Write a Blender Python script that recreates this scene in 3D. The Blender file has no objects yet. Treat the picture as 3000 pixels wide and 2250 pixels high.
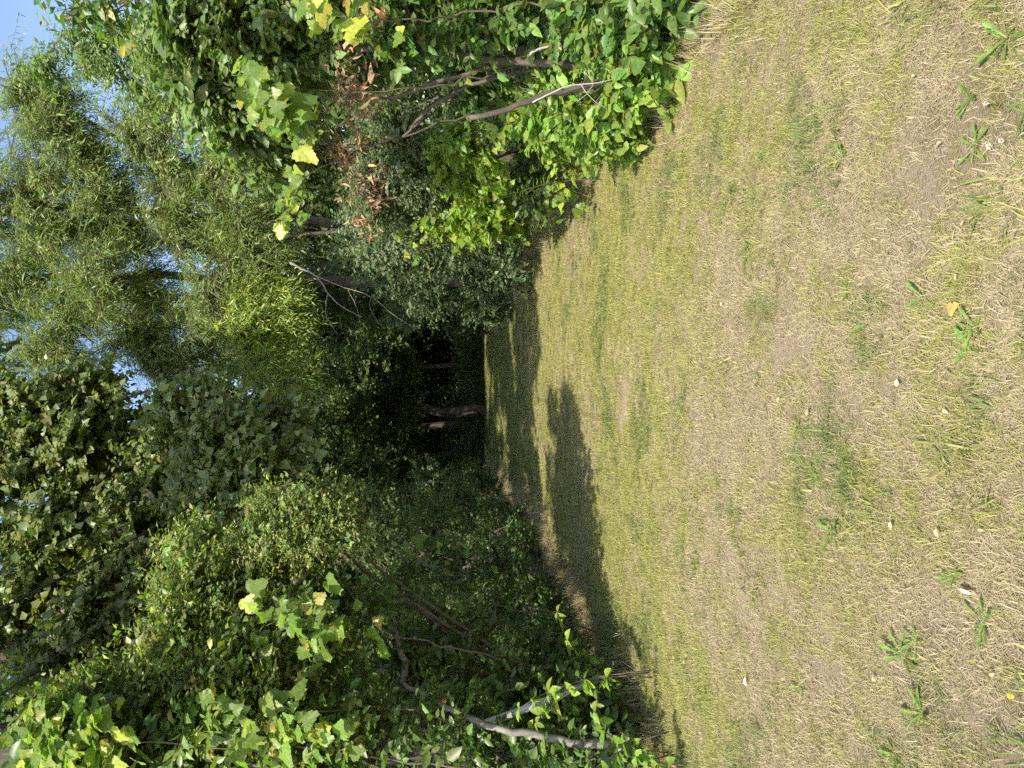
import bpy, math, time
import numpy as np
from mathutils import Matrix, Vector

T0 = time.time()
scn = bpy.context.scene
COL = scn.collection
R = math.radians

# ------------------------------------------------------------------ camera
CAM = np.array([0.0, 0.0, 1.6]); PITCH = math.atan2(200, 2150); FPX = 2150.0
cs, sn = math.cos(PITCH), math.sin(PITCH)
FWD = np.array([0, cs, -sn]); DOWN = np.array([0, -sn, -cs]); RIGHT = np.array([1.0, 0, 0])
cam = bpy.data.cameras.new('camera'); cam.sensor_width = 36; cam.lens = 36 * FPX / 3000
cam.clip_start = 0.05; cam.clip_end = 1000
cam_o = bpy.data.objects.new('camera', cam); COL.objects.link(cam_o)
# the phone was held on its side: picture right is world down, picture up is world right
cam_o.matrix_world = Matrix(((DOWN[0], RIGHT[0], -FWD[0], CAM[0]), (DOWN[1], RIGHT[1], -FWD[1], CAM[1]),
                             (DOWN[2], RIGHT[2], -FWD[2], CAM[2]), (0, 0, 0, 1)))
scn.camera = cam_o

# ------------------------------------------------------------------ sky, sun, exposure
SUN_EL = R(45); SUN_AZ = R(197)
wd = bpy.data.worlds.new('World'); scn.world = wd; wd.use_nodes = True
wn = wd.node_tree.nodes; wl = wd.node_tree.links
sky = wn.new('ShaderNodeTexSky'); sky.sky_type = 'NISHITA'; sky.sun_disc = False
sky.sun_elevation = SUN_EL; sky.sun_rotation = SUN_AZ; sky.dust_density = 1.6; sky.air_density = 1.0; sky.ozone_density = 1.0
wl.new(sky.outputs[0], wn['Background'].inputs[0]); wn['Background'].inputs[1].default_value = 0.15
sl = bpy.data.lights.new('sun', 'SUN'); sl.energy = 4.0; sl.angle = R(0.53); sl.color = (1.0, 0.93, 0.82)
so = bpy.data.objects.new('sun', sl); COL.objects.link(so)
sd = Vector((math.sin(SUN_AZ) * math.cos(SUN_EL), math.cos(SUN_AZ) * math.cos(SUN_EL), math.sin(SUN_EL)))
so.rotation_euler = sd.to_track_quat('Z', 'Y').to_euler(); so.location = sd * 40
SUN = np.array(sd)
vs = scn.view_settings; vs.view_transform = 'Standard'; vs.look = 'None'; vs.gamma = 1; vs.use_curve_mapping = False
vs.exposure = 1.0
cy = scn.cycles
cy.max_bounces = 5; cy.diffuse_bounces = 3; cy.glossy_bounces = 1; cy.transmission_bounces = 4; cy.transparent_max_bounces = 4
cy.caustics_reflective = False; cy.caustics_refractive = False
cy.use_denoising = False; cy.use_adaptive_sampling = True; cy.adaptive_threshold = 0.02
cy.sample_clamp_indirect = 6

# ------------------------------------------------------------------ helpers
def P(u, v, y):
    """a point y metres ahead, seen at upright photo position (u, v) of 2250 x 3000"""
    d = FWD + (u - 1125) / FPX * RIGHT + (v - 1500) / FPX * DOWN
    return CAM + d * (y / d[1])
def nz(a):
    return a / np.maximum(np.linalg.norm(a, axis=-1, keepdims=True), 1e-9)
def rnd(seed): return np.random.default_rng(seed)

MATS = {}
def mat(name):
    m = bpy.data.materials.new(name); m.use_nodes = True; MATS[name] = m
    return m, m.node_tree.nodes, m.node_tree.links, m.node_tree.nodes['Principled BSDF']

def leaf_mat(name, rough=0.42, trans=0.36, spec=0.5, warm=(1.5, 1.75, 0.55)):
    m, n, l, b = mat(name)
    a = n.new('ShaderNodeAttribute'); a.attribute_name = 'tint'
    geo = n.new('ShaderNodeNewGeometry')
    tx = n.new('ShaderNodeTexNoise'); tx.inputs['Scale'].default_value = 55; tx.inputs['Detail'].default_value = 3
    l.new(geo.outputs['Position'], tx.inputs['Vector'])
    mr = n.new('ShaderNodeMapRange'); mr.inputs[1].default_value = .3; mr.inputs[2].default_value = .7
    mr.inputs[3].default_value = .72; mr.inputs[4].default_value = 1.25; l.new(tx.outputs[0], mr.inputs[0])
    mx = n.new('ShaderNodeVectorMath'); mx.operation = 'SCALE'
    l.new(a.outputs['Color'], mx.inputs[0]); l.new(mr.outputs[0], mx.inputs['Scale'])
    # underside of a leaf is paler and duller
    pale = n.new('ShaderNodeMix'); pale.data_type = 'RGBA'; pale.inputs[7].default_value = (.22, .27, .16, 1)
    bf = n.new('ShaderNodeMath'); bf.operation = 'MULTIPLY'; bf.inputs[1].default_value = .28
    l.new(geo.outputs['Backfacing'], bf.inputs[0]); l.new(bf.outputs[0], pale.inputs[0]); l.new(mx.outputs[0], pale.inputs[6])
    l.new(pale.outputs[2], b.inputs['Base Color']); b.inputs['Roughness'].default_value = rough
    b.inputs['Specular IOR Level'].default_value = spec
    tm = n.new('ShaderNodeVectorMath'); tm.operation = 'MULTIPLY'; tm.inputs[1].default_value = warm
    l.new(mx.outputs[0], tm.inputs[0])
    t = n.new('ShaderNodeBsdfTranslucent'); l.new(tm.outputs[0], t.inputs[0])
    ms = n.new('ShaderNodeMixShader'); ms.inputs[0].default_value = trans
    l.new(b.outputs[0], ms.inputs[1]); l.new(t.outputs[0], ms.inputs[2])
    l.new(ms.outputs[0], n['Material Output'].inputs[0])
    return m
leaf_mat('leaf', .42, .42, .5); leaf_mat('leaf_glossy', .4, .36, .5); leaf_mat('leaf_dry', .75, .25, .2, (1.2, 1.1, .9))

def bark_mat(name, c1, c2, scale=14, stretch=(1, 1, .25)):
    m, n, l, b = mat(name)
    tc = n.new('ShaderNodeTexCoord'); mp = n.new('ShaderNodeMapping'); mp.inputs['Scale'].default_value = stretch
    l.new(tc.outputs['Object'], mp.inputs[0])
    tx = n.new('ShaderNodeTexNoise'); tx.inputs['Scale'].default_value = scale; tx.inputs['Detail'].default_value = 8; tx.inputs['Roughness'].default_value = .7
    l.new(mp.outputs[0], tx.inputs['Vector'])
    cr = n.new('ShaderNodeValToRGB'); cr.color_ramp.elements[0].color = (*c1, 1); cr.color_ramp.elements[1].color = (*c2, 1)
    cr.color_ramp.elements[0].position = .32; cr.color_ramp.elements[1].position = .68
    l.new(tx.outputs[0], cr.inputs[0]); l.new(cr.outputs[0], b.inputs['Base Color']); b.inputs['Roughness'].default_value = .85
    bp = n.new('ShaderNodeBump'); bp.inputs['Strength'].default_value = .8; bp.inputs['Distance'].default_value = .02
    l.new(tx.outputs[0], bp.inputs['Height']); l.new(bp.outputs[0], b.inputs['Normal'])
    return m
bark_mat('bark', (.05, .04, .03), (.17, .14, .11)); bark_mat('bark_grey', (.1, .09, .075), (.3, .27, .23))
bark_mat('bark_dark', (.03, .025, .02), (.1, .08, .065)); bark_mat('bark_pale', (.26, .24, .21), (.52, .5, .46), 22)
bark_mat('twig', (.07, .055, .04), (.2, .16, .11), 30)

def obj(name, me, m=None, parent=None, kind=None):
    o = bpy.data.objects.new(name, me); COL.objects.link(o)
    if m is not None:
        if len(me.materials) == 0: me.materials.append(MATS[m])
    if parent is not None: o.parent = parent
    if kind: o['kind'] = kind
    return o
def thing(name, label, cat, loc=(0, 0, 0), group=None):
    o = bpy.data.objects.new(name, None); COL.objects.link(o); o.location = loc; o.empty_display_size = .1
    o['label'] = label; o['category'] = cat
    if group: o['group'] = group
    return o
def tag(o, label, cat, group=None):
    o['label'] = label; o['category'] = cat
    if group: o['group'] = group
    return o

class Acc:
    """collects triangles (and a tint per vertex) for one mesh"""
    def __init__(s): s.v = []; s.f = []; s.c = []; s.n = 0
    def add(s, v, f, c=None):
        v = np.asarray(v, np.float32).reshape(-1, 3); f = np.asarray(f, np.int64).reshape(-1, 3)
        s.v.append(v); s.f.append(f + s.n); s.n += len(v)
        s.c.append(np.zeros((len(v), 3), np.float32) if c is None else np.asarray(c, np.float32).reshape(-1, 3))
    def mesh(s, name, origin=(0, 0, 0)):
        me = bpy.data.meshes.new(name)
        if not s.v: return me
        v = np.concatenate(s.v) - np.asarray(origin, np.float32); f = np.concatenate(s.f).astype(np.int32); c = np.concatenate(s.c)
        me.vertices.add(len(v)); me.vertices.foreach_set('co', v.astype(np.float32).ravel())
        me.loops.add(len(f) * 3); me.loops.foreach_set('vertex_index', f.ravel())
        me.polygons.add(len(f)); me.polygons.foreach_set('loop_start', np.arange(0, len(f) * 3, 3, dtype=np.int32))
        at = me.attributes.new('tint', 'FLOAT_COLOR', 'POINT')
        at.data.foreach_set('color', np.concatenate([c, np.ones((len(c), 1), np.float32)], 1).ravel())
        me.update(calc_edges=True)
        return me

# leaf outlines: x across, y along (0 stalk, 1 tip), z off the blade
def lens(pts, fold=.12, curl=-.1):
    """half outline [(y, halfwidth)] -> folded blade"""
    v = [(0, 0, 0)]
    for y, w in pts: v += [(-w, y, fold * w * 2 + curl * y * y), (0, y, curl * y * y), (w, y, fold * w * 2 + curl * y * y)]
    v.append((0, 1, curl)); n = len(pts); f = [(0, 2, 1), (0, 3, 2)]
    for i in range(n - 1):
        a = 1 + 3 * i; b = a + 3
        f += [(a, a + 1, b + 1), (a, b + 1, b), (a + 1, a + 2, b + 2), (a + 1, b + 2, b + 1)]
    a = 1 + 3 * (n - 1); t = len(v) - 1
    f += [(a, a + 1, t), (a + 1, a + 2, t)]
    return np.array(v, float), np.array(f)
OVAL = lens([(.45, .27)], .2)
OVATE = lens([(.25, .24), (.6, .24)], .2)
DELTA = lens([(.22, .42)], .16, -.12)
WILLOW = (np.array([(0, 0, 0), (-.085, .45, .03), (.085, .45, .03), (0, 1, -.16)], float), np.array([(0, 2, 1), (1, 2, 3)]))
KITE = (np.array([(0, 0, 0), (-.46, .3, .1), (.46, .3, .1), (0, 1, -.1)], float), np.array([(0, 3, 1), (0, 2, 3)]))
DIAMOND = (np.array([(0, 0, 0), (-.31, .45, .09), (.31, .45, .09), (0, 1, -.1)], float), np.array([(0, 3, 1), (0, 2, 3)]))
LANCE = lens([(.4, .11)], .2, -.2)
def grape(seed):
    g = rnd(seed); out = []
    m = 33
    for i in range(m):
        t = i / (m - 1) * 2 * math.pi * .93 + math.pi * .07   # from the stalk sinus round to it again
        a = t - math.pi / 2
        lob = .78 + .16 * math.cos(3 * (t - math.pi)) * (1 if abs(t - math.pi) < 2.2 else .4)
        r = .5 * lob * (1.0 if i % 2 else .9) * g.uniform(.94, 1.05)
        if abs(t - math.pi) < .35: r *= 1.18
        x, y = r * math.cos(a), .36 - 0 + r * -math.sin(-a) if False else .38 + r * math.sin(a)
        z = .1 * math.sin(2.5 * x * 4 + seed) * r - .25 * (x * x) - .16 * max(0, y - .4) ** 2 + g.normal(0, .008)
        out.append((x, y, z))
    v = [(0, .2, .0)] + out + [(-.008, -.35, -.1), (.008, -.35, -.1), (0, .2, -.01)]
    f = [(0, i + 1, i + 2) for i in range(m - 1)] + [(m + 1, m + 2, m + 3)]
    return np.array(v, float), np.array(f)
GRAPES = [grape(k) for k in range(6)]

def put_leaves(acc, pos, axis, nrm, size, tmpl, tint, width=None):
    tv, tf = tmpl; n = len(pos)
    a = nz(axis); nn = nz(nrm - (nrm * a).sum(1, keepdims=True) * a); b = np.cross(a, nn)
    s = size[:, None, None]; w = s if width is None else (size * width)[:, None, None]
    v = pos[:, None, :] + w * tv[None, :, 0:1] * b[:, None, :] + s * tv[None, :, 1:2] * a[:, None, :] + s * tv[None, :, 2:3] * nn[:, None, :]
    f = tf[None] + (np.arange(n) * len(tv))[:, None, None]
    acc.add(v, f, np.repeat(tint, len(tv), axis=0))

def tube(acc, pts, rad, sides=6):
    pts = np.asarray(pts, float); rad = np.asarray(rad, float); n = len(pts)
    tg = nz(np.gradient(pts, axis=0)); ref = np.array([.3, .9, .1]) if abs(tg[0][1]) < .8 else np.array([1., 0, .2])
    u = nz(np.cross(tg, ref)); w = np.cross(tg, u)
    an = np.linspace(0, 2 * np.pi, sides, endpoint=False)
    v = pts[:, None] + rad[:, None, None] * (np.cos(an)[None, :, None] * u[:, None] + np.sin(an)[None, :, None] * w[:, None])
    i, k = np.meshgrid(np.arange(n - 1), np.arange(sides), indexing='ij'); k2 = (k + 1) % sides
    q = np.stack([i * sides + k, i * sides + k2, (i + 1) * sides + k2, (i + 1) * sides + k], -1).reshape(-1, 4)
    f = np.concatenate([q[:, [0, 1, 2]], q[:, [0, 2, 3]]])
    cap = [[(n - 1) * sides, (n - 1) * sides + j, (n - 1) * sides + j + 1] for j in range(1, sides - 1)]
    cap += [[0, j + 1, j] for j in range(1, sides - 1)]
    acc.add(v.reshape(-1, 3), np.concatenate([f, np.array(cap)]))
def bez(a, b, c, n=7):
    t = np.linspace(0, 1, n)[:, None]
    return (1 - t) ** 2 * np.asarray(a) + 2 * t * (1 - t) * np.asarray(b) + t * t * np.asarray(c)
def wob(pts, amt, g):
    p = np.array(pts, float); p[1:-1] += g.normal(0, amt, p[1:-1].shape); return p
def smooth_path(pts, n=24):
    pts = np.asarray(pts, float); d = np.r_[0, np.cumsum(np.linalg.norm(np.diff(pts, axis=0), axis=1))]
    t = np.linspace(0, d[-1], n); q = np.stack([np.interp(t, d, pts[:, i]) for i in range(3)], 1)
    for _ in range(3): q[1:-1] = (q[:-2] + 2 * q[1:-1] + q[2:]) / 4
    return q
def twigs3(acc, p0, p1, r):
    """thin three-sided spikes"""
    n = len(p0); a = nz(p1 - p0); u = nz(np.cross(a, np.array([.31, .52, .79]))); w = np.cross(a, u); r = np.broadcast_to(r, (n,))[:, None]
    ring = [p0 + r * (math.cos(k * 2.094) * u + math.sin(k * 2.094) * w) for k in range(3)]
    v = np.stack(ring + [p1], 1); f = np.array([(0, 1, 3), (1, 2, 3), (2, 0, 3)])[None] + (np.arange(n) * 4)[:, None, None]
    acc.add(v, f)

def tints(n, g, base, var=.22, alt=None, altp=0.0):
    c = np.array(base)[None] * np.array([1.85, 1.6, 1.45]) * np.exp(g.normal(0, var, (n, 1))) * np.exp(g.normal(0, var * .35, (n, 3)))
    c[:, 0] *= np.exp(g.normal(0, var * .5, n))
    if alt is not None:
        k = g.random(n) < altp; c[k] = np.array(alt)[None] * np.exp(g.normal(0, .2, (k.sum(), 1)))
    return c

def crown(g, lobes, base, leafs, twigs, limbs, spec, limb_r=.03):
    """leafy branches through ellipsoid lobes; base = (k,3) points the limbs may start from"""
    sp = dict(sub=14, spray=10, leaf=9, slen=.35, size=.06, tmpl=OVAL, tint=(.07, .12, .03), var=.22, alt=None, altp=0, droop=.15,
              up=.25, jit=.5, out=.55, spread=1.0, shell=.45, hang=0.0, width=1.0, tw=.0025, splay=.9, sunny=.75)
    sp.update(spec); base = np.atleast_2d(base)
    S0 = []; SD = []; SL = []; SO = []
    for c, r in lobes:
        c = np.asarray(c, float); r = np.asarray(r, float)
        st = base[np.argmin(np.linalg.norm((base - c) * np.array([1, 1, .6]), axis=1))]
        mid = (st + c) / 2 + np.array([0, 0, .25 * abs(c[2] - st[2]) ** .5]) + g.normal(0, .12, 3)
        limb = wob(bez(st, mid, c, 9), .03, g)
        if limbs is not None: limbs.append((limb, limb_r * (r.mean() ** .5)))
        k = max(3, int(sp['sub'] * (r.prod() ** (1 / 3)) ** 2 / .6)) if sp.get('auto') else sp['sub']
        for _ in range(k):
            d = nz(g.normal(0, 1, 3)); e = c + r * d * (sp['shell'] + (1 - sp['shell']) * g.random()) * 1.0
            s = limb[g.integers(4, 9)]; m = (s + e) / 2 + np.array([0, 0, .12 * np.linalg.norm(e - s)]) + g.normal(0, .05, 3)
            if sp['hang']: e = e - np.array([0, 0, sp['hang'] * g.random()])
            q = bez(s, m, e, 6)
            if twigs is not None: tube(twigs, q, np.linspace(sp.get('subr', max(.004, limb_r * .28)), .003, 6), 4)
            n = sp['spray']; t = g.uniform(.3, 1, n); i = np.minimum((t * 5).astype(int), 4); fr = (t * 5 - i)[:, None]
            p = q[i] * (1 - fr) + q[i + 1] * fr
            tg = nz(q[i + 1] - q[i])
            S0.append(p + g.normal(0, .03, p.shape)); SD.append(tg * .5 + .5 * nz((p - c) / r) + g.normal(0, sp['splay'] * .6, p.shape) + np.array([0, 0, .15 - sp['hang']]))
            SO.append(nz((p - c) / r)); SL.append(sp['slen'] * g.uniform(.5, 1.3, n))
    S0 = np.concatenate(S0); SD = nz(np.concatenate(SD)); SL = np.concatenate(SL); SO = np.concatenate(SO)
    S1 = S0 + SD * SL[:, None]
    if sp['hang']: S1[:, 2] -= SL * .5
    if twigs is not None: twigs3(twigs, S0, S1, sp['tw'])
    m = sp['leaf']; n = len(S0); t = (np.arange(m) + .6) / m
    pos = S0[:, None] + (S1 - S0)[:, None] * t[None, :, None]
    side = nz(np.cross(SD, np.array([0, 0, 1.0])) + g.normal(0, .25, SD.shape))
    sg = np.where(np.arange(m) % 2 == 0, 1, -1)[None, :, None]
    ax = SD[:, None] * .6 + side[:, None] * sg * sp['spread'] + g.normal(0, .35, (n, m, 3)) + np.array([0, 0, -sp['droop']])
    nr = np.array([0, 0, sp['up']]) + g.normal(0, sp['jit'], (n, m, 3)) + SD[:, None] * .15 + SUN * sp['sunny'] + SO[:, None] * sp['out']
    sz = sp['size'] * np.exp(g.normal(0, .24, n * m)) * np.repeat(np.exp(g.normal(0, .2, n)), m)
    sprayt = np.repeat(np.exp(g.normal(0, sp['var'] * .6, (n, 1))), m, 0)
    put_leaves(leafs, pos.reshape(-1, 3), ax.reshape(-1, 3), nr.reshape(-1, 3), sz, sp['tmpl'],
               tints(n * m, g, sp['tint'], sp['var'] * .8, sp['alt'], sp['altp']) * sprayt, sp['width'])
    return S0, S1

def L(u, v, y, ru, rv=None, ry=None):
    rv = ru if rv is None else rv; k = y / FPX
    return (P(u, v, y), np.array([ru * k, (ru + rv) / 2 * k * 1.0 if ry is None else ry, rv * k]))

def plant(name, label, cat, seed, stems, lobes_specs, group=None, bark='bark', leafm='leaf', limb_r=.03, stem_parts='trunk', extra=(), show_limbs=True):
    """stems: list of (polyline, radius base, radius top); lobes_specs: list of (lobes, spec)"""
    g = rnd(seed); b0 = np.array(stems[0][0][0], float)
    t = thing(name, label, cat, tuple(b0), group)
    bases = []
    for pl, r0, r1 in stems:
        q = smooth_path(pl, 18); q = wob(q, r0 * .25, g)
        a = Acc(); tube(a, q, np.linspace(r0, r1, len(q)) * np.exp(g.normal(0, .05, len(q))), 9)
        obj(stem_parts, a.mesh(stem_parts, b0), bark, t); bases.append(q[5:])
    bases = np.concatenate(bases)
    lf, tw = Acc(), Acc(); limbs = []
    for lobes, spec in list(lobes_specs) + list(extra): crown(g, lobes, bases, lf, tw, limbs, spec, limb_r)
    if show_limbs:
        for q, r in limbs:
            a = Acc(); tube(a, q, np.linspace(r, r * .3, len(q)), 6); obj('branch', a.mesh('branch', b0), bark, t)
    obj('twigs', tw.mesh('twigs', b0), 'twig', t, 'stuff')
    obj('foliage', lf.mesh('foliage', b0), leafm, t, 'stuff')
    return t

def up_stems(x0, y0, targets, g, r=.03, spread=.25):
    out = []
    for tg in targets:
        b = np.array([x0 + g.normal(0, spread), y0 + g.normal(0, spread), -.03])
        b[0] = min(b[0], ledge(b[1]) - .45) if x0 < 0 else max(b[0], redge(b[1]) + .35)
        m = (b + tg) / 2 + np.array([g.normal(0, .15), g.normal(0, .15), .2])
        out.append((bez(b, m, tg, 8), r * g.uniform(.8, 1.3), r * .4))
    return out

# ------------------------------------------------------------------ ground
LEDGE = np.array([(-8, -3.6), (3, -3.15), (5, -2.95), (7, -2.75), (9, -2.55), (12.7, -2.2), (15, -2.3), (18, -2.6), (22, -2.75), (26, -2.8), (28.5, -2.6)])
REDGE = np.array([(-8, 1.7), (2, 2.0), (4.3, 2.25), (7, 2.5), (9.8, 2.8), (12, 2.65), (14, 2.3), (17, 2.0), (22, 2.0), (26, 2.0), (28.5, 1.9)])
def ledge(y): return np.interp(y, LEDGE[:, 0], LEDGE[:, 1]) + .12 * np.sin(y * 2.3) + .07 * np.sin(y * 5.1 + 1)
def redge(y): return np.interp(y, REDGE[:, 0], REDGE[:, 1]) + .1 * np.sin(y * 1.9 + 2) + .08 * np.sin(y * 4.7)
def bumpz(x, y):
    return .012 * np.sin(x * 2.1 + y * .7) + .012 * np.sin(y * 1.7 - x * 1.1) + .006 * np.sin(5.1 * x + 3.3 * y)

def ground_nodes(name, cols, sc, bump, rough=.95):
    m, n, l, b = mat(name)
    geo = n.new('ShaderNodeNewGeometry'); prev = None
    for i, (c, scale, lo, hi) in enumerate(cols):
        if i == 0:
            prev = n.new('ShaderNodeRGB'); prev.outputs[0].default_value = (*c, 1); prev = prev.outputs[0]; continue
        tx = n.new('ShaderNodeTexNoise'); tx.inputs['Scale'].default_value = scale; tx.inputs['Detail'].default_value = 6; tx.inputs['Roughness'].default_value = .65
        l.new(geo.outputs['Position'], tx.inputs['Vector'])
        mr = n.new('ShaderNodeMapRange'); mr.inputs[1].default_value = lo; mr.inputs[2].default_value = hi; l.new(tx.outputs[0], mr.inputs[0])
        mx = n.new('ShaderNodeMix'); mx.data_type = 'RGBA'; l.new(mr.outputs[0], mx.inputs[0]); l.new(prev, mx.inputs[6]); mx.inputs[7].default_value = (*c, 1)
        prev = mx.outputs[2]
    l.new(prev, b.inputs['Base Color']); b.inputs['Roughness'].default_value = rough; b.inputs['Specular IOR Level'].default_value = .15
    tx = n.new('ShaderNodeTexNoise'); tx.inputs['Scale'].default_value = sc; tx.inputs['Detail'].default_value = 8; tx.inputs['Roughness'].default_value = .75
    l.new(geo.outputs['Position'], tx.inputs['Vector'])
    bp = n.new('ShaderNodeBump'); bp.inputs['Strength'].default_value = .9; bp.inputs['Distance'].default_value = bump
    l.new(tx.outputs[0], bp.inputs['Height']); l.new(bp.outputs[0], b.inputs['Normal'])
ground_nodes('litter', [((.075, .055, .035), 0, 0, 0), ((.14, .1, .06), 9, .45, .6), ((.035, .04, .015), 3, .5, .65)], 40, .03)
ground_nodes('lawn_soil', [((.40, .31, .21), 0, 0, 0), ((.34, .28, .16), 26, .42, .6), ((.2, .185, .085), 1.6, .5, .68), ((.2, .145, .09), 75, .52, .68), ((.48, .4, .29), 38, .58, .7)], 130, .02)

def sheet(name, xs, ys, zf, m):
    X, Y = np.meshgrid(xs, ys); Z = zf(X, Y); a = Acc(); w = len(xs); h = len(ys)
    i, k = np.meshgrid(np.arange(h - 1), np.arange(w - 1), indexing='ij'); o = i * w + k
    f = np.concatenate([np.stack([o, o + 1, o + w + 1], -1).reshape(-1, 3), np.stack([o, o + w + 1, o + w], -1).reshape(-1, 3)])
    a.add(np.stack([X, Y, Z], -1), f); ob = obj(name, a.mesh(name), m); ob['kind'] = 'structure'; return ob
gx = np.unique(np.r_[np.linspace(-300, -12, 12), np.linspace(-12, 12, 80), np.linspace(12, 300, 12)])
gy = np.unique(np.r_[np.linspace(-300, -6, 12), np.linspace(-6, 40, 120), np.linspace(40, 400, 14)])
sheet('ground', gx, gy, lambda X, Y: bumpz(X, Y) - .006, 'litter')
yy = np.linspace(-7, 28.3, 300); a = Acc(); W = 60
tt = np.linspace(0, 1, W); X = ledge(yy)[:, None] * (1 - tt) + redge(yy)[:, None] * tt; Y = np.repeat(yy[:, None], W, 1)
edge = np.minimum(tt, 1 - tt)[None] * (X[:, -1:] - X[:, :1])
Z = bumpz(X, Y) + .004 + 0 * edge
i, k = np.meshgrid(np.arange(len(yy) - 1), np.arange(W - 1), indexing='ij'); o_ = i * W + k
a.add(np.stack([X, Y, Z], -1), np.concatenate([np.stack([o_, o_ + 1, o_ + W + 1], -1).reshape(-1, 3), np.stack([o_, o_ + W + 1, o_ + W], -1).reshape(-1, 3)]))
lawn = obj('lawn', a.mesh('lawn'), 'lawn_soil'); lawn['kind'] = 'structure'

# ------------------------------------------------------------------ grass (uncountable: points that carry tufts)
def gmat(name, cols, trans=.25):
    m, n, l, b = mat(name)
    oi = n.new('ShaderNodeObjectInfo'); cr = n.new('ShaderNodeValToRGB'); el = cr.color_ramp.elements
    el[0].color = (*cols[0], 1); el[1].color = (*cols[-1], 1)
    for i, c in enumerate(cols[1:-1]): e = el.new((i + 1) / (len(cols) - 1)); e.color = (*c, 1)
    at = n.new('ShaderNodeAttribute'); at.attribute_name = 'tint'; ad = n.new('ShaderNodeMath'); ad.operation = 'ADD'
    sx = n.new('ShaderNodeSeparateColor'); l.new(at.outputs['Color'], sx.inputs[0])
    l.new(oi.outputs['Random'], ad.inputs[0]); l.new(sx.outputs[0], ad.inputs[1])
    fr = n.new('ShaderNodeMath'); fr.operation = 'FRACT'; l.new(ad.outputs[0], fr.inputs[0]); l.new(fr.outputs[0], cr.inputs[0])
    l.new(cr.outputs[0], b.inputs['Base Color']); b.inputs['Roughness'].default_value = .6; b.inputs['Specular IOR Level'].default_value = .25
    t = n.new('ShaderNodeBsdfTranslucent'); l.new(cr.outputs[0], t.inputs[0])
    ms = n.new('ShaderNodeMixShader'); ms.inputs[0].default_value = trans; l.new(b.outputs[0], ms.inputs[1]); l.new(t.outputs[0], ms.inputs[2])
    l.new(ms.outputs[0], n['Material Output'].inputs[0])
gmat('straw', [(.44, .36, .22), (.54, .46, .3), (.36, .3, .16), (.5, .43, .25), (.3, .24, .14), (.6, .52, .36)])
gmat('green_blade', [(.26, .28, .075), (.36, .36, .1), (.21, .24, .065), (.42, .39, .14), (.32, .34, .09), (.47, .42, .17)])
gmat('lush_blade', [(.13, .18, .05), (.19, .24, .06), (.1, .145, .04), (.23, .27, .08), (.16, .2, .06)])

def tuft(seed, n, rad, h, lean, w, m, curve=.5):
    g = rnd(seed); a = Acc()
    for _ in range(n):
        p = np.array([*(g.normal(0, rad * .5, 2)), -.004]); an = g.uniform(0, 2 * math.pi); ln = g.normal(lean, .3); hh = h * g.uniform(.45, 1.25)
        d = np.array([math.cos(an) * math.sin(ln), math.sin(an) * math.sin(ln), abs(math.cos(ln)) + .05]); d /= np.linalg.norm(d)
        s = np.array([-math.sin(an), math.cos(an), 0]) * w * g.uniform(.6, 1.4)
        e = p + d * hh; e[2] = max(e[2] - curve * hh * math.sin(min(abs(ln), 1.4)) * .5, .004); md = p + d * hh * .55; md[2] = max(md[2], .006)
        c = g.random(); a.add([p - s, p + s, md + s * .8, md - s * .8, e], [(0, 1, 2), (0, 2, 3), (3, 2, 4)], np.full((5, 3), c))
    me = a.mesh('tuft'); me.materials.append(MATS[m]); return me

def scatter(name, label, cat, pts, rot, scl, idx, meshes):
    lib = bpy.data.collections.new(name + '_tufts')
    for k, me in enumerate(meshes): lib.objects.link(bpy.data.objects.new('tuft_%02d' % k, me))
    me = bpy.data.meshes.new(name); me.vertices.add(len(pts)); me.vertices.foreach_set('co', pts.astype(np.float32).ravel())
    for nm, ty, dat, fld in (('rot', 'FLOAT_VECTOR', rot, 'vector'), ('scl', 'FLOAT', scl, 'value'), ('idx', 'INT', idx, 'value')):
        at = me.attributes.new(nm, ty, 'POINT'); at.data.foreach_set(fld, (dat.astype(np.int32) if ty == 'INT' else dat.astype(np.float32)).ravel())
    me.update(); o = obj(name, me); o['kind'] = 'stuff'; o['label'] = label; o['category'] = cat
    ng = bpy.data.node_groups.new(name, 'GeometryNodeTree'); ng.interface.new_socket('Geometry', in_out='INPUT', socket_type='NodeSocketGeometry')
    ng.interface.new_socket('Geometry', in_out='OUTPUT', socket_type='NodeSocketGeometry')
    n, l = ng.nodes, ng.links; gi = n.new('NodeGroupInput'); go = n.new('NodeGroupOutput')
    ci = n.new('GeometryNodeCollectionInfo'); ci.inputs['Collection'].default_value = lib; ci.inputs['Separate Children'].default_value = True; ci.inputs['Reset Children'].default_value = True
    ip = n.new('GeometryNodeInstanceOnPoints'); ip.inputs['Pick Instance'].default_value = True
    def na(nm, ty):
        q = n.new('GeometryNodeInputNamedAttribute'); q.data_type = ty; q.inputs[0].default_value = nm; return q.outputs['Attribute']
    er = n.new('FunctionNodeEulerToRotation'); l.new(na('rot', 'FLOAT_VECTOR'), er.inputs[0])
    l.new(gi.outputs[0], ip.inputs['Points']); l.new(ci.outputs[0], ip.inputs['Instance']); l.new(na('idx', 'INT'), ip.inputs['Instance Index'])
    l.new(er.outputs[0], ip.inputs['Rotation']); l.new(na('scl', 'FLOAT'), ip.inputs['Scale']); l.new(ip.outputs[0], go.inputs[0])
    md = o.modifiers.new('scatter', 'NODES'); md.node_group = ng
    return o

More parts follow.
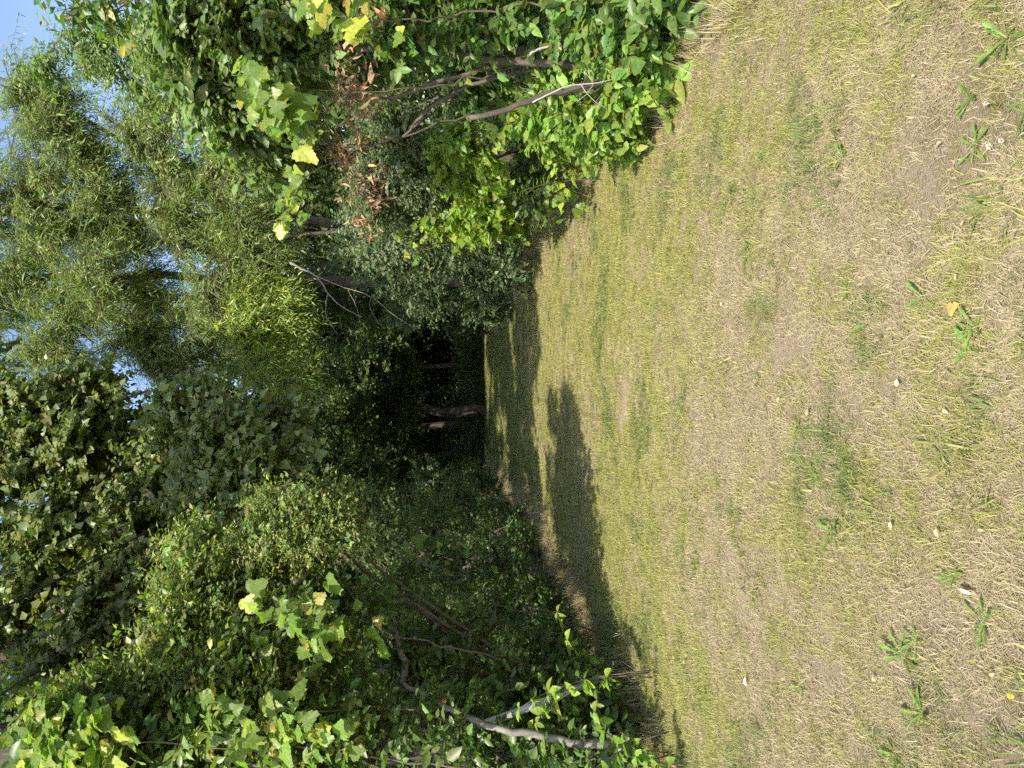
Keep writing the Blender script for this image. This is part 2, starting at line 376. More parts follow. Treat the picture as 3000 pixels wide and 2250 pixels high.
def noise2(x, y, s, k):
    g = rnd(k); v = 0
    for j in range(9):
        a = g.uniform(0, 2 * math.pi); f = s * g.uniform(.5, 1.9); ph = g.uniform(0, 6.28)
        v = v + np.sin((x * math.cos(a) + y * math.sin(a)) * f + ph + 1.3 * np.sin((x * math.sin(a) - y * math.cos(a)) * f * .7 + ph * 2)) / (.6 + .25 * j)
    return v / 3.2
# worn places where soil or flattened straw shows: (x, y, rx, ry)
BARE = [(P(60, 2990, 2)[0] * 1, 2.0, .32, .28), (P(1700, 2700, 2.3)[0], 2.35, .28, .3), (P(1500, 2720, 2.3)[0], 2.3, .12, .14), (P(560, 2230, 3.6)[0], 3.75, .22, .62),
        (P(300, 2440, 3)[0], 2.95, .2, .22), (P(1120, 2620, 2.5)[0], 2.5, .1, .12), (P(1850, 2950, 2)[0], 2.05, .16, .18), (P(430, 2760, 2.2)[0], 2.25, .1, .1),
        (P(1200, 2300, 3.3)[0], 3.3, .1, .2), (P(760, 2420, 3)[0], 3.0, .12, .12)]
def ydist(g, n, y0, y1): return g.uniform(y0, y1, n)
g = rnd(11); pts = {'straw': [], 'green_blade': [], 'lush_blade': []}
for (y0, y1, dens, sc) in ((1.2, 4.2, 1150, 1.0), (4.2, 8, 800, 1.1), (8, 14, 360, 1.25), (14, 28.4, 170, 1.6)):
    area_n = int((y1 - y0) * 6.4 * dens); y = g.uniform(y0, y1, area_n); x = g.uniform(-3.4, 3.0, area_n)
    ok = (x > ledge(y) + .02) & (x < redge(y) - .02) & (np.abs(x) < y * .56 + .7); x, y = x[ok], y[ok]
    bare = np.zeros(len(x))
    for bx, by, rx, ry in BARE: bare = np.maximum(bare, np.exp(-(((x - bx) / rx) ** 2 + ((y - by) / ry) ** 2) ** 1.5))
    patch = noise2(x, y, 3.2, 5); keep = g.random(len(x)) < np.clip(1.05 - .82 * bare - np.clip(patch - .55, 0, 1) * (1.2 if y0 < 5 else .3), .06, 1)
    x, y, patch = x[keep], y[keep], patch[keep]
    green = .27 + .38 * noise2(x, y, 1.5, 7) + .26 * noise2(x, y, 5.5, 8) + .62 * np.clip((y - 2.8) / 3, 0, 1) - .1 * (y < 3)
    edge = np.minimum(x - ledge(y), redge(y) - x); green -= .45 * np.exp(-edge / .25)
    green += .25 * np.clip((y - 13) / 4, 0, 1)
    u = g.random(len(x)); kind = np.where(u < np.clip(green, .04, .93), 1, 0)
    lush = (noise2(x, y, 4.2, 21) > .5) & (g.random(len(x)) < .6) | ((y > 14) & (g.random(len(x)) < .55))  # dark patches; on the far lawn, darker blades also deepen the shade
    kind = np.where(lush & (kind == 1), 2, kind)
    for kk, nm in enumerate(('straw', 'green_blade', 'lush_blade')):
        s = kind == kk; q = np.stack([x[s], y[s], bumpz(x[s], y[s]) + .004], 1); pts[nm].append((q, sc * g.uniform(.7, 1.3, s.sum())))
SPEC = {'straw': ('dry_grass', 'short bleached straw grass matted over the dry lawn', 48, .055, .04, 1.28, .001),
        'green_blade': ('green_grass', 'short yellowish green grass growing through the dry lawn', 38, .05, .04, .95, .0011),
        'lush_blade': ('lush_grass', 'darker green grass in patches and in the shade of the lawn', 34, .045, .045, .85, .0012)}
for nm, (on, lab, nb, rad, h, lean, w) in SPEC.items():
    q = np.concatenate([p for p, s in pts[nm]]); s = np.concatenate([s for p, s in pts[nm]]); n_ = len(q)
    rot = np.stack([g.normal(0, .1, n_), g.normal(0, .1, n_), g.uniform(0, 6.28, n_)], 1)
    scatter(on, lab, 'grass', q, rot, s, g.integers(0, 6, n_), [tuft(100 + k + nb, nb, rad, h, lean, w, nm) for k in range(6)])
# longer bleached stalks along both edges
y = g.uniform(3.2, 27, 9000); sd_ = g.random(9000) < .45; off = np.abs(g.normal(0, .22, 9000)) - .18
x = np.where(sd_, ledge(y) + off, redge(y) - off)
q = np.stack([x, y, bumpz(x, y)], 1); n_ = len(q)
scatter('edge_grass', 'longer bleached grass stalks along the edges of the lawn', 'grass', q, np.stack([g.normal(0, .2, n_), g.normal(0, .2, n_), g.uniform(0, 6.28, n_)], 1),
        g.uniform(.6, 1.3, n_), g.integers(0, 6, n_), [tuft(300 + k, 16, .06, .17, .65, .0016, 'straw' if k < 4 else 'green_blade', .7) for k in range(6)])
# coarse tufts in the weedy near part
n_ = 5200; y = 1.3 + g.random(n_) ** 1.3 * 9; x = g.uniform(-3, 2.8, n_); f_ = noise2(x, y, 5.0, 33) + .25 * (y < 2.7)
ok = (f_ > .68) & (x > ledge(y) + .1) & (x < redge(y) - .1); x, y = x[ok], y[ok]; n_ = len(x); q = np.stack([x, y, bumpz(x, y) + .004], 1)
scatter('coarse_grass', 'coarse broad-bladed green tufts among the straw of the lawn', 'grass', q, np.stack([g.normal(0, .15, n_), g.normal(0, .15, n_), g.uniform(0, 6.28, n_)], 1),
        g.uniform(.6, 1.3, n_), g.integers(0, 6, n_), [tuft(400 + k, 15, .05, .085, .95, .0026, 'lush_blade' if k < 4 else 'green_blade', .6) for k in range(6)])
print('ground', time.time() - T0)

# ------------------------------------------------------------------ left side, near to far
g = rnd(50)
# a thick old trunk behind the vines, crown lobes added out of the frame above to shade the lawn
x, y0, _ = P(40, 30, 8.6)
plant('old_tree', 'thick dark tree trunk rising behind the grapevine beside the white gap of sky', 'tree', 60,
      [([(x - .1, y0, -.1), (x - .05, y0, 2.5), (x, y0, 5.5), (x + .1, y0 + .2, 9)], .36, .24)],
      [([L(215, 50, 11.5, 110, 80), L(300, -60, 12, 130, 90), L(120, 150, 11.5, 90, 70)],
        dict(sub=12, spray=9, leaf=8, slen=.4, size=.085, tmpl=DELTA, tint=(.055, .095, .028)))], bark='bark_dark', limb_r=.06, extra=[([(np.array(c), np.array([1.0, .95, .6])) for c in ((-3.3, 5.6, 8.0), (-2.1, 5.4, 7.9), (-.9, 5.7, 7.9), (-3.4, 7.2, 8.3), (-2.2, 7.0, 8.4), (-1.0, 7.2, 8.3), (.1, 7.4, 8.2))], dict(sub=16, spray=9, leaf=8, slen=.45, size=.13, tmpl=KITE, tint=(.055, .095, .028)))])

# vine-smothered shrub at the near end of the left hedge
tg = [P(60, 500, 5.5), P(140, 800, 5.6), P(40, 1000, 5.4), P(200, 600, 6.0)]
plant('creeper_shrub', 'vine-smothered shrub with dark five-part leaves at the near end of the left hedge', 'shrub', 61,
      up_stems(-2.95, 5.5, tg, g, .025),
      [([L(60, 210, 5.6, 130, 120, .5), L(30, 420, 5.5, 110, 130, .5), L(170, 430, 6.0, 110, 120, .45), L(90, 650, 5.6, 140, 130, .5), L(220, 720, 6.0, 110, 120, .5), L(70, 900, 5.5, 130, 120, .45)],
        dict(sub=22, spray=11, leaf=9, slen=.28, size=.075, tmpl=OVATE, tint=(.085, .14, .04), alt=(.17, .2, .03), altp=.08, var=.32)),
       ([L(60, 1130, 5.6, 130, 140, .45), L(150, 1350, 5.8, 120, 140, .4), L(40, 1500, 5.6, 100, 140, .4), L(60, 1730, 5.5, 100, 110, .4), L(180, 1700, 5.9, 90, 100, .35)],
        dict(sub=12, spray=9, leaf=8, slen=.28, size=.075, tmpl=OVATE, tint=(.06, .11, .03)))], leafm='leaf_glossy')

# arching honeysuckle that makes the lit shoulder of the hedge
tg = [P(330, 700, 6.00), P(450, 750, 6.26), P(560, 800, 6.61), P(620, 750, 6.96)]
plant('arching_shrub', 'arching shrub with pale sunlit oval leaves on the shoulder of the left hedge', 'shrub', 62,
      up_stems(-3.1, 6.6, tg, g, .026, .2),
      [([L(330, 500, 6.00, 130, 110), L(440, 600, 6.18, 140, 120), L(540, 560, 6.44, 110, 90), L(560, 700, 6.53, 120, 110), L(640, 590, 6.96, 80, 80), L(400, 760, 6.00, 130, 100), L(270, 640, 5.66, 120, 110), L(260, 860, 5.66, 120, 100), L(490, 870, 6.35, 110, 90), L(230, 340, 6.09, 110, 90)],
        dict(sub=24, spray=12, leaf=10, slen=.3, size=.05, tmpl=OVAL, tint=(.115, .165, .05), alt=(.2, .22, .04), altp=.08, var=.34)),  # shoulder tint lightened to look more sunlit, lower lobes tinted darker
       ([L(330, 1030, 6.00, 120, 90), L(470, 1020, 6.35, 110, 90)], dict(sub=12, spray=10, leaf=9, slen=.3, size=.058, tmpl=OVAL, tint=(.06, .11, .035)))])

# fine-leaved bush at the end of the shoulder
tg = [P(720, 900, 6.48), P(760, 850, 6.62), P(680, 980, 6.48)]
plant('fine_leaved_bush', 'rounded bush of small pale leaves standing out against the dark trees', 'shrub', 63, up_stems(-2.7, 7.2, tg, g, .022, .2),
      [([L(720, 880, 6.48, 90, 90), L(775, 830, 6.62, 55, 60), L(690, 980, 6.48, 75, 80), L(760, 960, 6.55, 60, 80), L(640, 900, 6.34, 70, 80), L(650, 760, 6.34, 70, 70)],
        dict(sub=22, spray=12, leaf=11, slen=.24, size=.036, tmpl=OVAL, tint=(.125, .175, .06), var=.3))])

# shaded lower storey of the left hedge
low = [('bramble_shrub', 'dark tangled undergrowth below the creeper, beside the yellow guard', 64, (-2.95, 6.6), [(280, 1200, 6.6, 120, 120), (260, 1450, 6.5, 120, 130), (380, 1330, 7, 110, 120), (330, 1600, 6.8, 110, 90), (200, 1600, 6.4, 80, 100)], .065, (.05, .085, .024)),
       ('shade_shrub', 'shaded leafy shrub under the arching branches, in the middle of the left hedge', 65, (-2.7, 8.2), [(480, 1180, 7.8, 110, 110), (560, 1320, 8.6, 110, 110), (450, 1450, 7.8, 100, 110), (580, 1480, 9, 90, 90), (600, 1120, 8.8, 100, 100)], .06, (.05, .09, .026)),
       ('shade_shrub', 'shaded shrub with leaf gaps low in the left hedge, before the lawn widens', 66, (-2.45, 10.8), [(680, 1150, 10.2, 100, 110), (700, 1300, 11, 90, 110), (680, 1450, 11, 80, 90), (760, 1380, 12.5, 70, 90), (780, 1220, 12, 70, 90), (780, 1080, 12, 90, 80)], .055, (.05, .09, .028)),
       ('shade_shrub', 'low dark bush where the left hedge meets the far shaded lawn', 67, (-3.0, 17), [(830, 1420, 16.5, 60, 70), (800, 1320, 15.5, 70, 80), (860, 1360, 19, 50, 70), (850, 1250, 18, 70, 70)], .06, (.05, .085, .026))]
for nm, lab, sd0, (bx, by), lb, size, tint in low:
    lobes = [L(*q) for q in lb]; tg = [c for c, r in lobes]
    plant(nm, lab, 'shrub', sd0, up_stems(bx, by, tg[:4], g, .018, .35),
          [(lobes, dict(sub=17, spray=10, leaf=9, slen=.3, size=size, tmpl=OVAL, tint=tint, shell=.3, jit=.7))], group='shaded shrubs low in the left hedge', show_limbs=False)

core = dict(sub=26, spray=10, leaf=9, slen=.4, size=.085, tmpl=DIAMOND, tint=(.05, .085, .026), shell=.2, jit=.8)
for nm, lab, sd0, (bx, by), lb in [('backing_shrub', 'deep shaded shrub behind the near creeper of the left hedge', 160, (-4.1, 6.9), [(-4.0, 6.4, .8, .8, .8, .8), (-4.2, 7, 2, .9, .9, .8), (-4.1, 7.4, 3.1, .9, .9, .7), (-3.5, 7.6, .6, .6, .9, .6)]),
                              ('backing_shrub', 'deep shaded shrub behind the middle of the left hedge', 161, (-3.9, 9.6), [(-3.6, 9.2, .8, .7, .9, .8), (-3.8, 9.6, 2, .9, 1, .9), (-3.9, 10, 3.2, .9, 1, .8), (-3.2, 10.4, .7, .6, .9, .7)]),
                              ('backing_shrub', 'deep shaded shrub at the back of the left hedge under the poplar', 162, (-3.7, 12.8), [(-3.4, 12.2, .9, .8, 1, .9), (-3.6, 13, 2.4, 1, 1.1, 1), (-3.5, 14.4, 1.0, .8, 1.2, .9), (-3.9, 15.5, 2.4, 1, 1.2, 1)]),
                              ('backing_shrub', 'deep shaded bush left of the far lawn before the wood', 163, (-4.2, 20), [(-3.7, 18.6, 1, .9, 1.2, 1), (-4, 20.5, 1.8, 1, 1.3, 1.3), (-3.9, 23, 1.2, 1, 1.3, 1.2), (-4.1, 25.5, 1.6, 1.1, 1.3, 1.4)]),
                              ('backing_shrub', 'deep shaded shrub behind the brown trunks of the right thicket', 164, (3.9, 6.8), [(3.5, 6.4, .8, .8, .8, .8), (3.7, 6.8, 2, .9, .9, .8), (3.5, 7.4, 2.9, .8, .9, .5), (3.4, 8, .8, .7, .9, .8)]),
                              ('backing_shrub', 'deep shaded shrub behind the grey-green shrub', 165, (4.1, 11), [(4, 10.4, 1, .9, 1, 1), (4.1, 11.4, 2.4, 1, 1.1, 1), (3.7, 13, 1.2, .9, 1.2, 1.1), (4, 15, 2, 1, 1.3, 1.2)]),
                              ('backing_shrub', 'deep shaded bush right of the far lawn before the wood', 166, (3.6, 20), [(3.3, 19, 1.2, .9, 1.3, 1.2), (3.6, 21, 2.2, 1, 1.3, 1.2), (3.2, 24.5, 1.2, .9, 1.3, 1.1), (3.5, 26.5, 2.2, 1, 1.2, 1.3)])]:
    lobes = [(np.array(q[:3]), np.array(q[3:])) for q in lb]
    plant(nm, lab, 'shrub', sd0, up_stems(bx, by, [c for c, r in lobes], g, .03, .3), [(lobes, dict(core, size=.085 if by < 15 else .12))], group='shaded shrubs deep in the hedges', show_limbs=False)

FOOT = [(5.3, -1, .36, .3), (6.2, -1, .4, .42), (7.2, -1, .42, .5), (8.2, -1, .42, .5), (9.3, -1, .45, .55), (10.5, -1, .5, .6), (11.9, -1, .5, .6), (13.6, -1, .55, .6), (15.6, -1, .6, .6), (9.9, 1, .42, .4), (11.2, 1, .5, .55), (12.8, 1, .5, .6), (14.5, 1, .55, .6), (5.9, 1, .3, .3), (18.5, -1, .7, .6), (19.5, 1, .7, .7)]
WHERE = {-1: 'left', 1: 'right'}; cnt = {-1: 0, 1: 0}
for y_, s_, r_, h_ in sorted(FOOT):
    cnt[s_] += 1; e_ = float(ledge(y_) if s_ < 0 else redge(y_)) + s_ * .3
    lobes = [(np.array([e_ + g.normal(0, .05), y_ + dy, h_ * .55 + dz]), np.array([r_ * .8, r_ * 1.1, h_ * .6])) for dy, dz in ((-.25, 0), (.25, .1), (0, .3))]
    plant('foot_plant', 'low leafy plant at the foot of the %s hedge, %s from the camera' % (WHERE[s_], ['nearest', 'second', 'third', 'fourth', 'fifth', 'sixth', 'seventh', 'eighth', 'ninth', 'tenth', 'eleventh', 'twelfth'][cnt[s_] - 1]), 'plant', int(170 + y_ * 10 + s_), up_stems(e_, y_, [c for c, r in lobes], g, .008, .1),
          [(lobes, dict(sub=11, spray=8, leaf=7, slen=.2, size=.05 if y_ < 9 else .065, tmpl=OVAL, tint=(.07, .12, .035), shell=.2))], group='low plants at the foot of the hedges', show_limbs=False)

# leafy seedlings in front of the left hedge
SEED = [(-2.28, 5.55, 1.15, .1, 'broad-leaved green seedling in front of the pale leaning pole', (.15, .24, .045)),
        (-2.5, 6.4, .75, .11, 'broad-leaved green seedling at the lawn edge beside the yellow guard', (.15, .24, .045)),
        (-2.62, 5.05, .8, .1, 'green seedling with drooping leaves below the grey leaning trunk', (.12, .21, .04)),
        (-2.55, 4.75, .45, .09, 'young leafy shoots reaching onto the lawn at the corner of the hedge', (.11, .2, .04))]
for (sx, sy, h, lsz, lab, tint) in SEED:
    gg = rnd(int(1000 + sx * 100)); t = thing('seedling', lab, 'plant', (sx, sy, 0), 'seedlings before the left hedge')
    for st in range(3):
        q = bez((sx + gg.normal(0, .06), sy + gg.normal(0, .06), 0), (sx + gg.normal(0, .1), sy, h * .6), (sx + gg.normal(0, .2), sy - .1 + gg.normal(0, .12), h * gg.uniform(.7, 1.05)), 8)
        a = Acc(); tube(a, q, np.linspace(.006, .003, 8), 5); obj('stem', a.mesh('stem', (sx, sy, 0)), 'twig', t)
        for k in range(2, 8):
            for s in (-1, 1, .2):
                a = Acc(); ax = np.array([[s * 1.0 * math.cos(k * 1.3), math.sin(k * 1.3) * s - .2, -.1 + gg.normal(0, .2)]])
                put_leaves(a, q[k][None], ax, np.array([[gg.normal(0, .3), -.3, 1.0]]), np.array([lsz * gg.uniform(.7, 1.2)]), lens([(.2, .2), (.45, .27), (.75, .17)], .2), tints(1, gg, tint, .15))
                obj('leaf', a.mesh('leaf', (sx, sy, 0)), 'leaf', t)

# bare pieces in the left hedge
def bare(name, label, cat, pts, r0, r1, m, seed, extra=()):
    gg = rnd(seed); pts = [np.array(p, float) for p in pts]; b0 = pts[0]; t = thing(name, label, cat, tuple(b0))
    q = wob(smooth_path(pts, 22), r0 * .3, gg); a = Acc(); tube(a, q, np.linspace(r0, r1, 22), 8); obj('stem', a.mesh('stem', b0), m, t)
    for e, er in extra:
        e = [np.array(p, float) for p in e]; qq = wob(smooth_path(e, 12), er * .6, gg); a = Acc(); tube(a, qq, np.linspace(er, er * .35, 12), 5); obj('twig', a.mesh('twig', b0), m, t)
    return t
bare('bare_stem', 'grey bare trunk arching low out of the left hedge', 'trunk', [P(60, 1860, 5.3), P(75, 1690, 5.35), P(110, 1450, 5.5), P(200, 1270, 5.8), P(250, 1180, 6.0)], .034, .016, 'bark_grey', 70)
bare('broken_stem', 'upright grey stem with a snapped top in the shade of the left hedge', 'branch', [P(250, 1180, 6.3), P(300, 1190, 6.3), P(370, 1165, 6.4), P(440, 1150, 6.5)], .03, .022, 'bark_grey', 71)
def tube_thing(name, label, cat, pts, r, m, sides=10):
    pts = [np.array(p, float) for p in pts]; a = Acc(); q = np.array(pts) if len(pts) > 3 else smooth_path(pts, 10); tube(a, q, np.full(len(q), r), sides)
    o = obj(name, a.mesh(name, pts[0]), m); o.location = tuple(pts[0]); return tag(o, label, cat)
m_, n_, l_, b_ = mat('pvc'); b_.inputs['Base Color'].default_value = (.5, .5, .5, 1); b_.inputs['Roughness'].default_value = .5
tx_ = n_.new('ShaderNodeTexNoise'); tx_.inputs['Scale'].default_value = 9; cr_ = n_.new('ShaderNodeValToRGB'); cr_.color_ramp.elements[0].color = (.3, .3, .29, 1); cr_.color_ramp.elements[1].color = (.62, .62, .62, 1)
l_.new(tx_.outputs[0], cr_.inputs[0]); l_.new(cr_.outputs[0], b_.inputs['Base Color'])
tube_thing('leaning_pole', 'pale grey pole leaning in the left hedge behind green seedlings', 'pole', [P(240, 1705, 5.9), P(180, 1560, 5.8), P(120, 1390, 5.7)], .03, 'pvc')
m_, n_, l_, b_ = mat('guard_yellow'); b_.inputs['Roughness'].default_value = .45
tx_ = n_.new('ShaderNodeTexNoise'); tx_.inputs['Scale'].default_value = 14; tx_.inputs['Detail'].default_value = 6; cr_ = n_.new('ShaderNodeValToRGB'); cr_.color_ramp.elements[0].color = (.35, .22, .02, 1); cr_.color_ramp.elements[1].color = (.75, .5, .03, 1); cr_.color_ramp.elements[0].position = .3; cr_.color_ramp.elements[1].position = .55
l_.new(tx_.outputs[0], cr_.inputs[0]); l_.new(cr_.outputs[0], b_.inputs['Base Color'])
m_, n_, l_, b_ = mat('wire_black'); b_.inputs['Base Color'].default_value = (.02, .02, .022, 1); b_.inputs['Roughness'].default_value = .6
p0 = P(285, 1690, 6.5); p1 = P(185, 1255, 6.6); dd = p1 - p0; top = p0 + dd * 5.2
gw = thing('guy_wire', 'steel guy wire with a dirty yellow plastic guard slanting up from the left hedge', 'guy wire', (p0[0], p0[1], 0))
a = Acc(); tube(a, smooth_path([p0 - dd * .12, p0, top], 20), np.full(20, .005), 6); obj('wire', a.mesh('wire', (p0[0], p0[1], 0)), 'wire_black', gw)
a = Acc(); tube(a, smooth_path([p0 + dd * .02, p1], 12), np.full(12, .021), 12); obj('guard', a.mesh('guard', (p0[0], p0[1], 0)), 'guard_yellow', gw)

# three wires overhead
for (q0, q1, r, lab) in ((P(465, 0, 6.0), P(750, 530, 9.1), .009, 'thickest black utility wire, highest of the three before the poplar'),
                         (P(340, 0, 6.0), P(700, 500, 9.2), .003, 'thin black utility wire running between the two heavier wires'),
                         (P(212, 0, 5.6), P(690, 655, 9.1), .006, 'lowest black utility wire passing just above the hedge top')):
    d = q1 - q0; t_ = np.linspace(-1.6, 3.2, 40); pl = q0 + d * t_[:, None]; pl[:, 2] += .02 * (t_ * (t_ - 1)) * 6
    tube_thing('utility_wire', lab, 'wire', list(pl), r, 'wire_black', 6)['group'] = 'utility wires'

# ------------------------------------------------------------------ tall trees on the left and middle
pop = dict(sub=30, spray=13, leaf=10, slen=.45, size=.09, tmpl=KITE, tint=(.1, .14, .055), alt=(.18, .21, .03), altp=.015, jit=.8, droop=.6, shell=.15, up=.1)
bx = P(680, 700, 11.8)[0]
plant('poplar', 'tall poplar with triangular leaves behind the utility wires', 'tree', 80,
      [([(bx - .6, 12.0, -.1), (bx - .35, 12.0, 3), (bx, 11.8, 5.6), (bx + .2, 11.7, 8), (bx + .1, 11.5, 10.5)], .26, .1), ([(bx - .2, 11.9, 4.4), (bx + .8, 12, 6.4), (bx + 1.6, 12.1, 8.2)], .13, .06), ([(bx - .3, 11.9, 4), (bx - 1.2, 11.4, 6), (bx - 1.6, 11.1, 8.2)], .13, .06)],
      [([L(330, 200, 10.25, 160, 130), L(480, 60, 10.58, 170, 120), L(520, 300, 10.75, 160, 120), L(680, 150, 11.17, 160, 130), L(700, 400, 11.26, 150, 110), L(860, 60, 11.59, 150, 120), L(880, 270, 11.76, 150, 120), L(1020, 120, 11.93, 120, 110), L(1020, 330, 12.18, 110, 110), L(880, 470, 11.93, 120, 90), L(560, 470, 10.92, 130, 90), L(1100, 250, 12.18, 60, 90), L(380, 400, 10.58, 120, 90), L(880, 790, 10, 110, 90), L(960, 680, 10.2, 110, 90), L(1055, 560, 10.6, 75, 75), L(800, 640, 10.4, 110, 100), L(1000, 810, 10.8, 90, 70), *[(np.array(c), np.array([1.1, 1.2, .8])) for c in ((-3.2, 12.2, 10.4), (-2.0, 12.8, 10.4), (-1.0, 13.4, 10.3), (-2.4, 14.2, 11), (-1.2, 14.8, 10.8), (-.1, 14.4, 10.2), (-2.0, 15.8, 11))], L(860, -330, 11.6, 260, 130), L(560, -330, 11, 220, 120), L(760, -620, 12, 240, 150), L(1000, -480, 12.3, 170, 120), L(600, -120, 10.92, 260, 110), L(950, -130, 11.76, 220, 110), L(1060, 20, 12.10, 90, 60)], pop)],  # lobes above the frame are added to shade the far lawn
      bark='bark', leafm='leaf_glossy', limb_r=.05)

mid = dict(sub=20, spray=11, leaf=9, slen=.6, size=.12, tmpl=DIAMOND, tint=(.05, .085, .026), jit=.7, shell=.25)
MID = [('shaded_tree', 'dense dark tree behind the fine-leaved bush, under the poplar', 81, (-4.6, 19), [(640, 640, 17.5, 130, 110), (760, 720, 18.5, 130, 120), (620, 830, 17, 110, 120), (820, 880, 19, 120, 120), (740, 1000, 18.5, 110, 100), (560, 680, 16, 90, 100), (850, 1060, 20, 90, 80)]),
       ('shaded_tree', 'dense leafy tree closing the gap of sky above the end of the lawn', 82, (-1.0, 27), [(1080, 640, 24, 130, 110), (960, 680, 24, 130, 120), (1180, 700, 25, 110, 100), (1060, 830, 24, 140, 110), (940, 880, 23, 120, 120), (1170, 880, 25, 110, 110), (1010, 1010, 24, 130, 90), (1150, 1040, 25, 100, 80), (1000, 570, 25, 80, 70), (930, 1090, 26, 130, 70), (1060, 1110, 26.5, 130, 70), (1190, 1100, 26, 120, 70), (1000, 1170, 27, 110, 50), (1130, 1180, 27, 110, 50), (1250, 1160, 26.5, 80, 60), (880, 1170, 26, 80, 60)]),
       ('shaded_tree', 'dark tree overhanging the lawn end beyond the dead hanging twigs', 83, (3.4, 23), [(1330, 850, 20, 110, 110), (1400, 960, 19, 110, 100), (1300, 990, 21, 100, 90), (1420, 830, 21, 110, 110), (1280, 760, 22, 100, 90), (1360, 1100, 20, 90, 80)])]
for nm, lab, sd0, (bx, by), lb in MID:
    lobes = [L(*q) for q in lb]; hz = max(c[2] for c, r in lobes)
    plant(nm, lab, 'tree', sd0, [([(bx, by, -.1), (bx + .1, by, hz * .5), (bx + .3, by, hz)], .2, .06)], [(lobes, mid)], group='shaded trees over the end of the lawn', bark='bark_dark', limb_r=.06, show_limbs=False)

# ------------------------------------------------------------------ the dark wood beyond the lawn: one tree of each kind, then copies
def wood_tree(seed, h, label):
    gg = rnd(seed); t = thing('wood_tree', label, 'tree', (0, 0, 0), 'trees of the dark wood')
    q = wob(smooth_path([(0, 0, -.1), (gg.normal(0, .2), gg.normal(0, .2), h * .5), (gg.normal(0, .4), gg.normal(0, .4), h)], 16), .03, gg)
    a = Acc(); tube(a, q, np.linspace(.16, .05, 16), 8); obj('trunk', a.mesh('trunk'), 'bark_dark', t)
    lobes = [(np.array([gg.normal(0, 1.0), gg.normal(0, 1.0), h * f + gg.normal(0, .4)]), np.array([1.7, 1.7, 1.2]) * gg.uniform(.8, 1.15)) for f in (.36, .45, .52, .6, .66, .75, .8, .9, 1.0)]
    lf, tw = Acc(), Acc()
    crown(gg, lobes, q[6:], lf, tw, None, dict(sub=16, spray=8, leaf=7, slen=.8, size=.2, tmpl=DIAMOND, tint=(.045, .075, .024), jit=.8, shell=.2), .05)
    obj('twigs', tw.mesh('twigs'), 'twig', t, 'stuff'); obj('foliage', lf.mesh('foliage'), 'leaf', t, 'stuff')
    return t
def copy_tree(o, loc, rz, sc, label):
    r = o.copy(); COL.objects.link(r); r.location = loc; r.rotation_euler = (0, 0, rz); r.scale = (sc,) * 3; r['label'] = label
    for ch in o.children:
        c = ch.copy(); COL.objects.link(c); c.parent = r
    return r
ORD = ['first', 'second', 'third', 'fourth', 'fifth', 'sixth', 'seventh', 'eighth', 'ninth', 'tenth', 'eleventh', 'twelfth', 'thirteenth', 'fourteenth', 'fifteenth', 'sixteenth', 'seventeenth', 'eighteenth', 'nineteenth', 'twentieth', 'twenty-first', 'twenty-second', 'twenty-third', 'twenty-fourth']
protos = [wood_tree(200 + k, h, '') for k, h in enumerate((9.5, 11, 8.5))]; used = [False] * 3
spots = [(-5.5, 27.5), (-4.3, 30), (-3.0, 32.5), (-1.6, 31.2), (-0.4, 33.5), (0.9, 31.8), (2.0, 33.2), (3.1, 30.2), (4.4, 31), (5.8, 28.5), (-6.8, 24), (-3.5, 36), (-1, 36.5), (1.5, 36), (4, 36), (6.4, 33), (-8, 30), (-9, 20), (8.5, 27), (9, 34), (-6.2, 15.5), (-5.2, 18.5), (-5.8, 21.5)]  # final pair, left of the lawn, is added to shade its far end
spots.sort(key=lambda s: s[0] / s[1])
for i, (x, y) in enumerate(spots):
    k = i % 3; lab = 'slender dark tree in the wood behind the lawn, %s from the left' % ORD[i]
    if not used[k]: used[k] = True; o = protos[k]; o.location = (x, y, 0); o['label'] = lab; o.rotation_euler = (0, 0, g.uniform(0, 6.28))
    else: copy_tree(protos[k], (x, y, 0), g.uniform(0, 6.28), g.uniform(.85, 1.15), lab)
# the mass behind and beside: nobody can count it
a = Acc(); gg = rnd(90); n = 45000; th = gg.uniform(-.05, 1.05, n) * math.pi; rr = gg.uniform(0, 1, n)
px = np.cos(th) * (15 + 5 * rr); py = 24 + np.sin(th) * (18 + 6 * rr) - 14 * (np.abs(np.cos(th)) ** 3); pz = gg.random(n) ** .9 * (7.5 + 2.5 * np.sin(th * 9) + 1.5 * np.sin(th * 23))
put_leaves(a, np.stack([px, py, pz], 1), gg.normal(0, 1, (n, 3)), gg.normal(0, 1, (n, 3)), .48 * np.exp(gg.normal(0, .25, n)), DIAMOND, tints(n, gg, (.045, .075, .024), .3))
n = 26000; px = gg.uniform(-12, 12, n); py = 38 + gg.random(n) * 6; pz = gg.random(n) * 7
put_leaves(a, np.stack([px, py, pz], 1), gg.normal(0, 1, (n, 3)), gg.normal(0, .6, (n, 3)) + np.array([0, -.8, 0]), .5 * np.exp(gg.normal(0, .25, n)), DIAMOND, tints(n, gg, (.03, .05, .018), .3))  # darker leaf wall, added to block light behind and keep the hollow dark
tag(obj('far_woodland', a.mesh('far_woodland'), 'leaf', None, 'stuff'), 'dense far woodland closing the view behind the nearer trees', 'woodland')
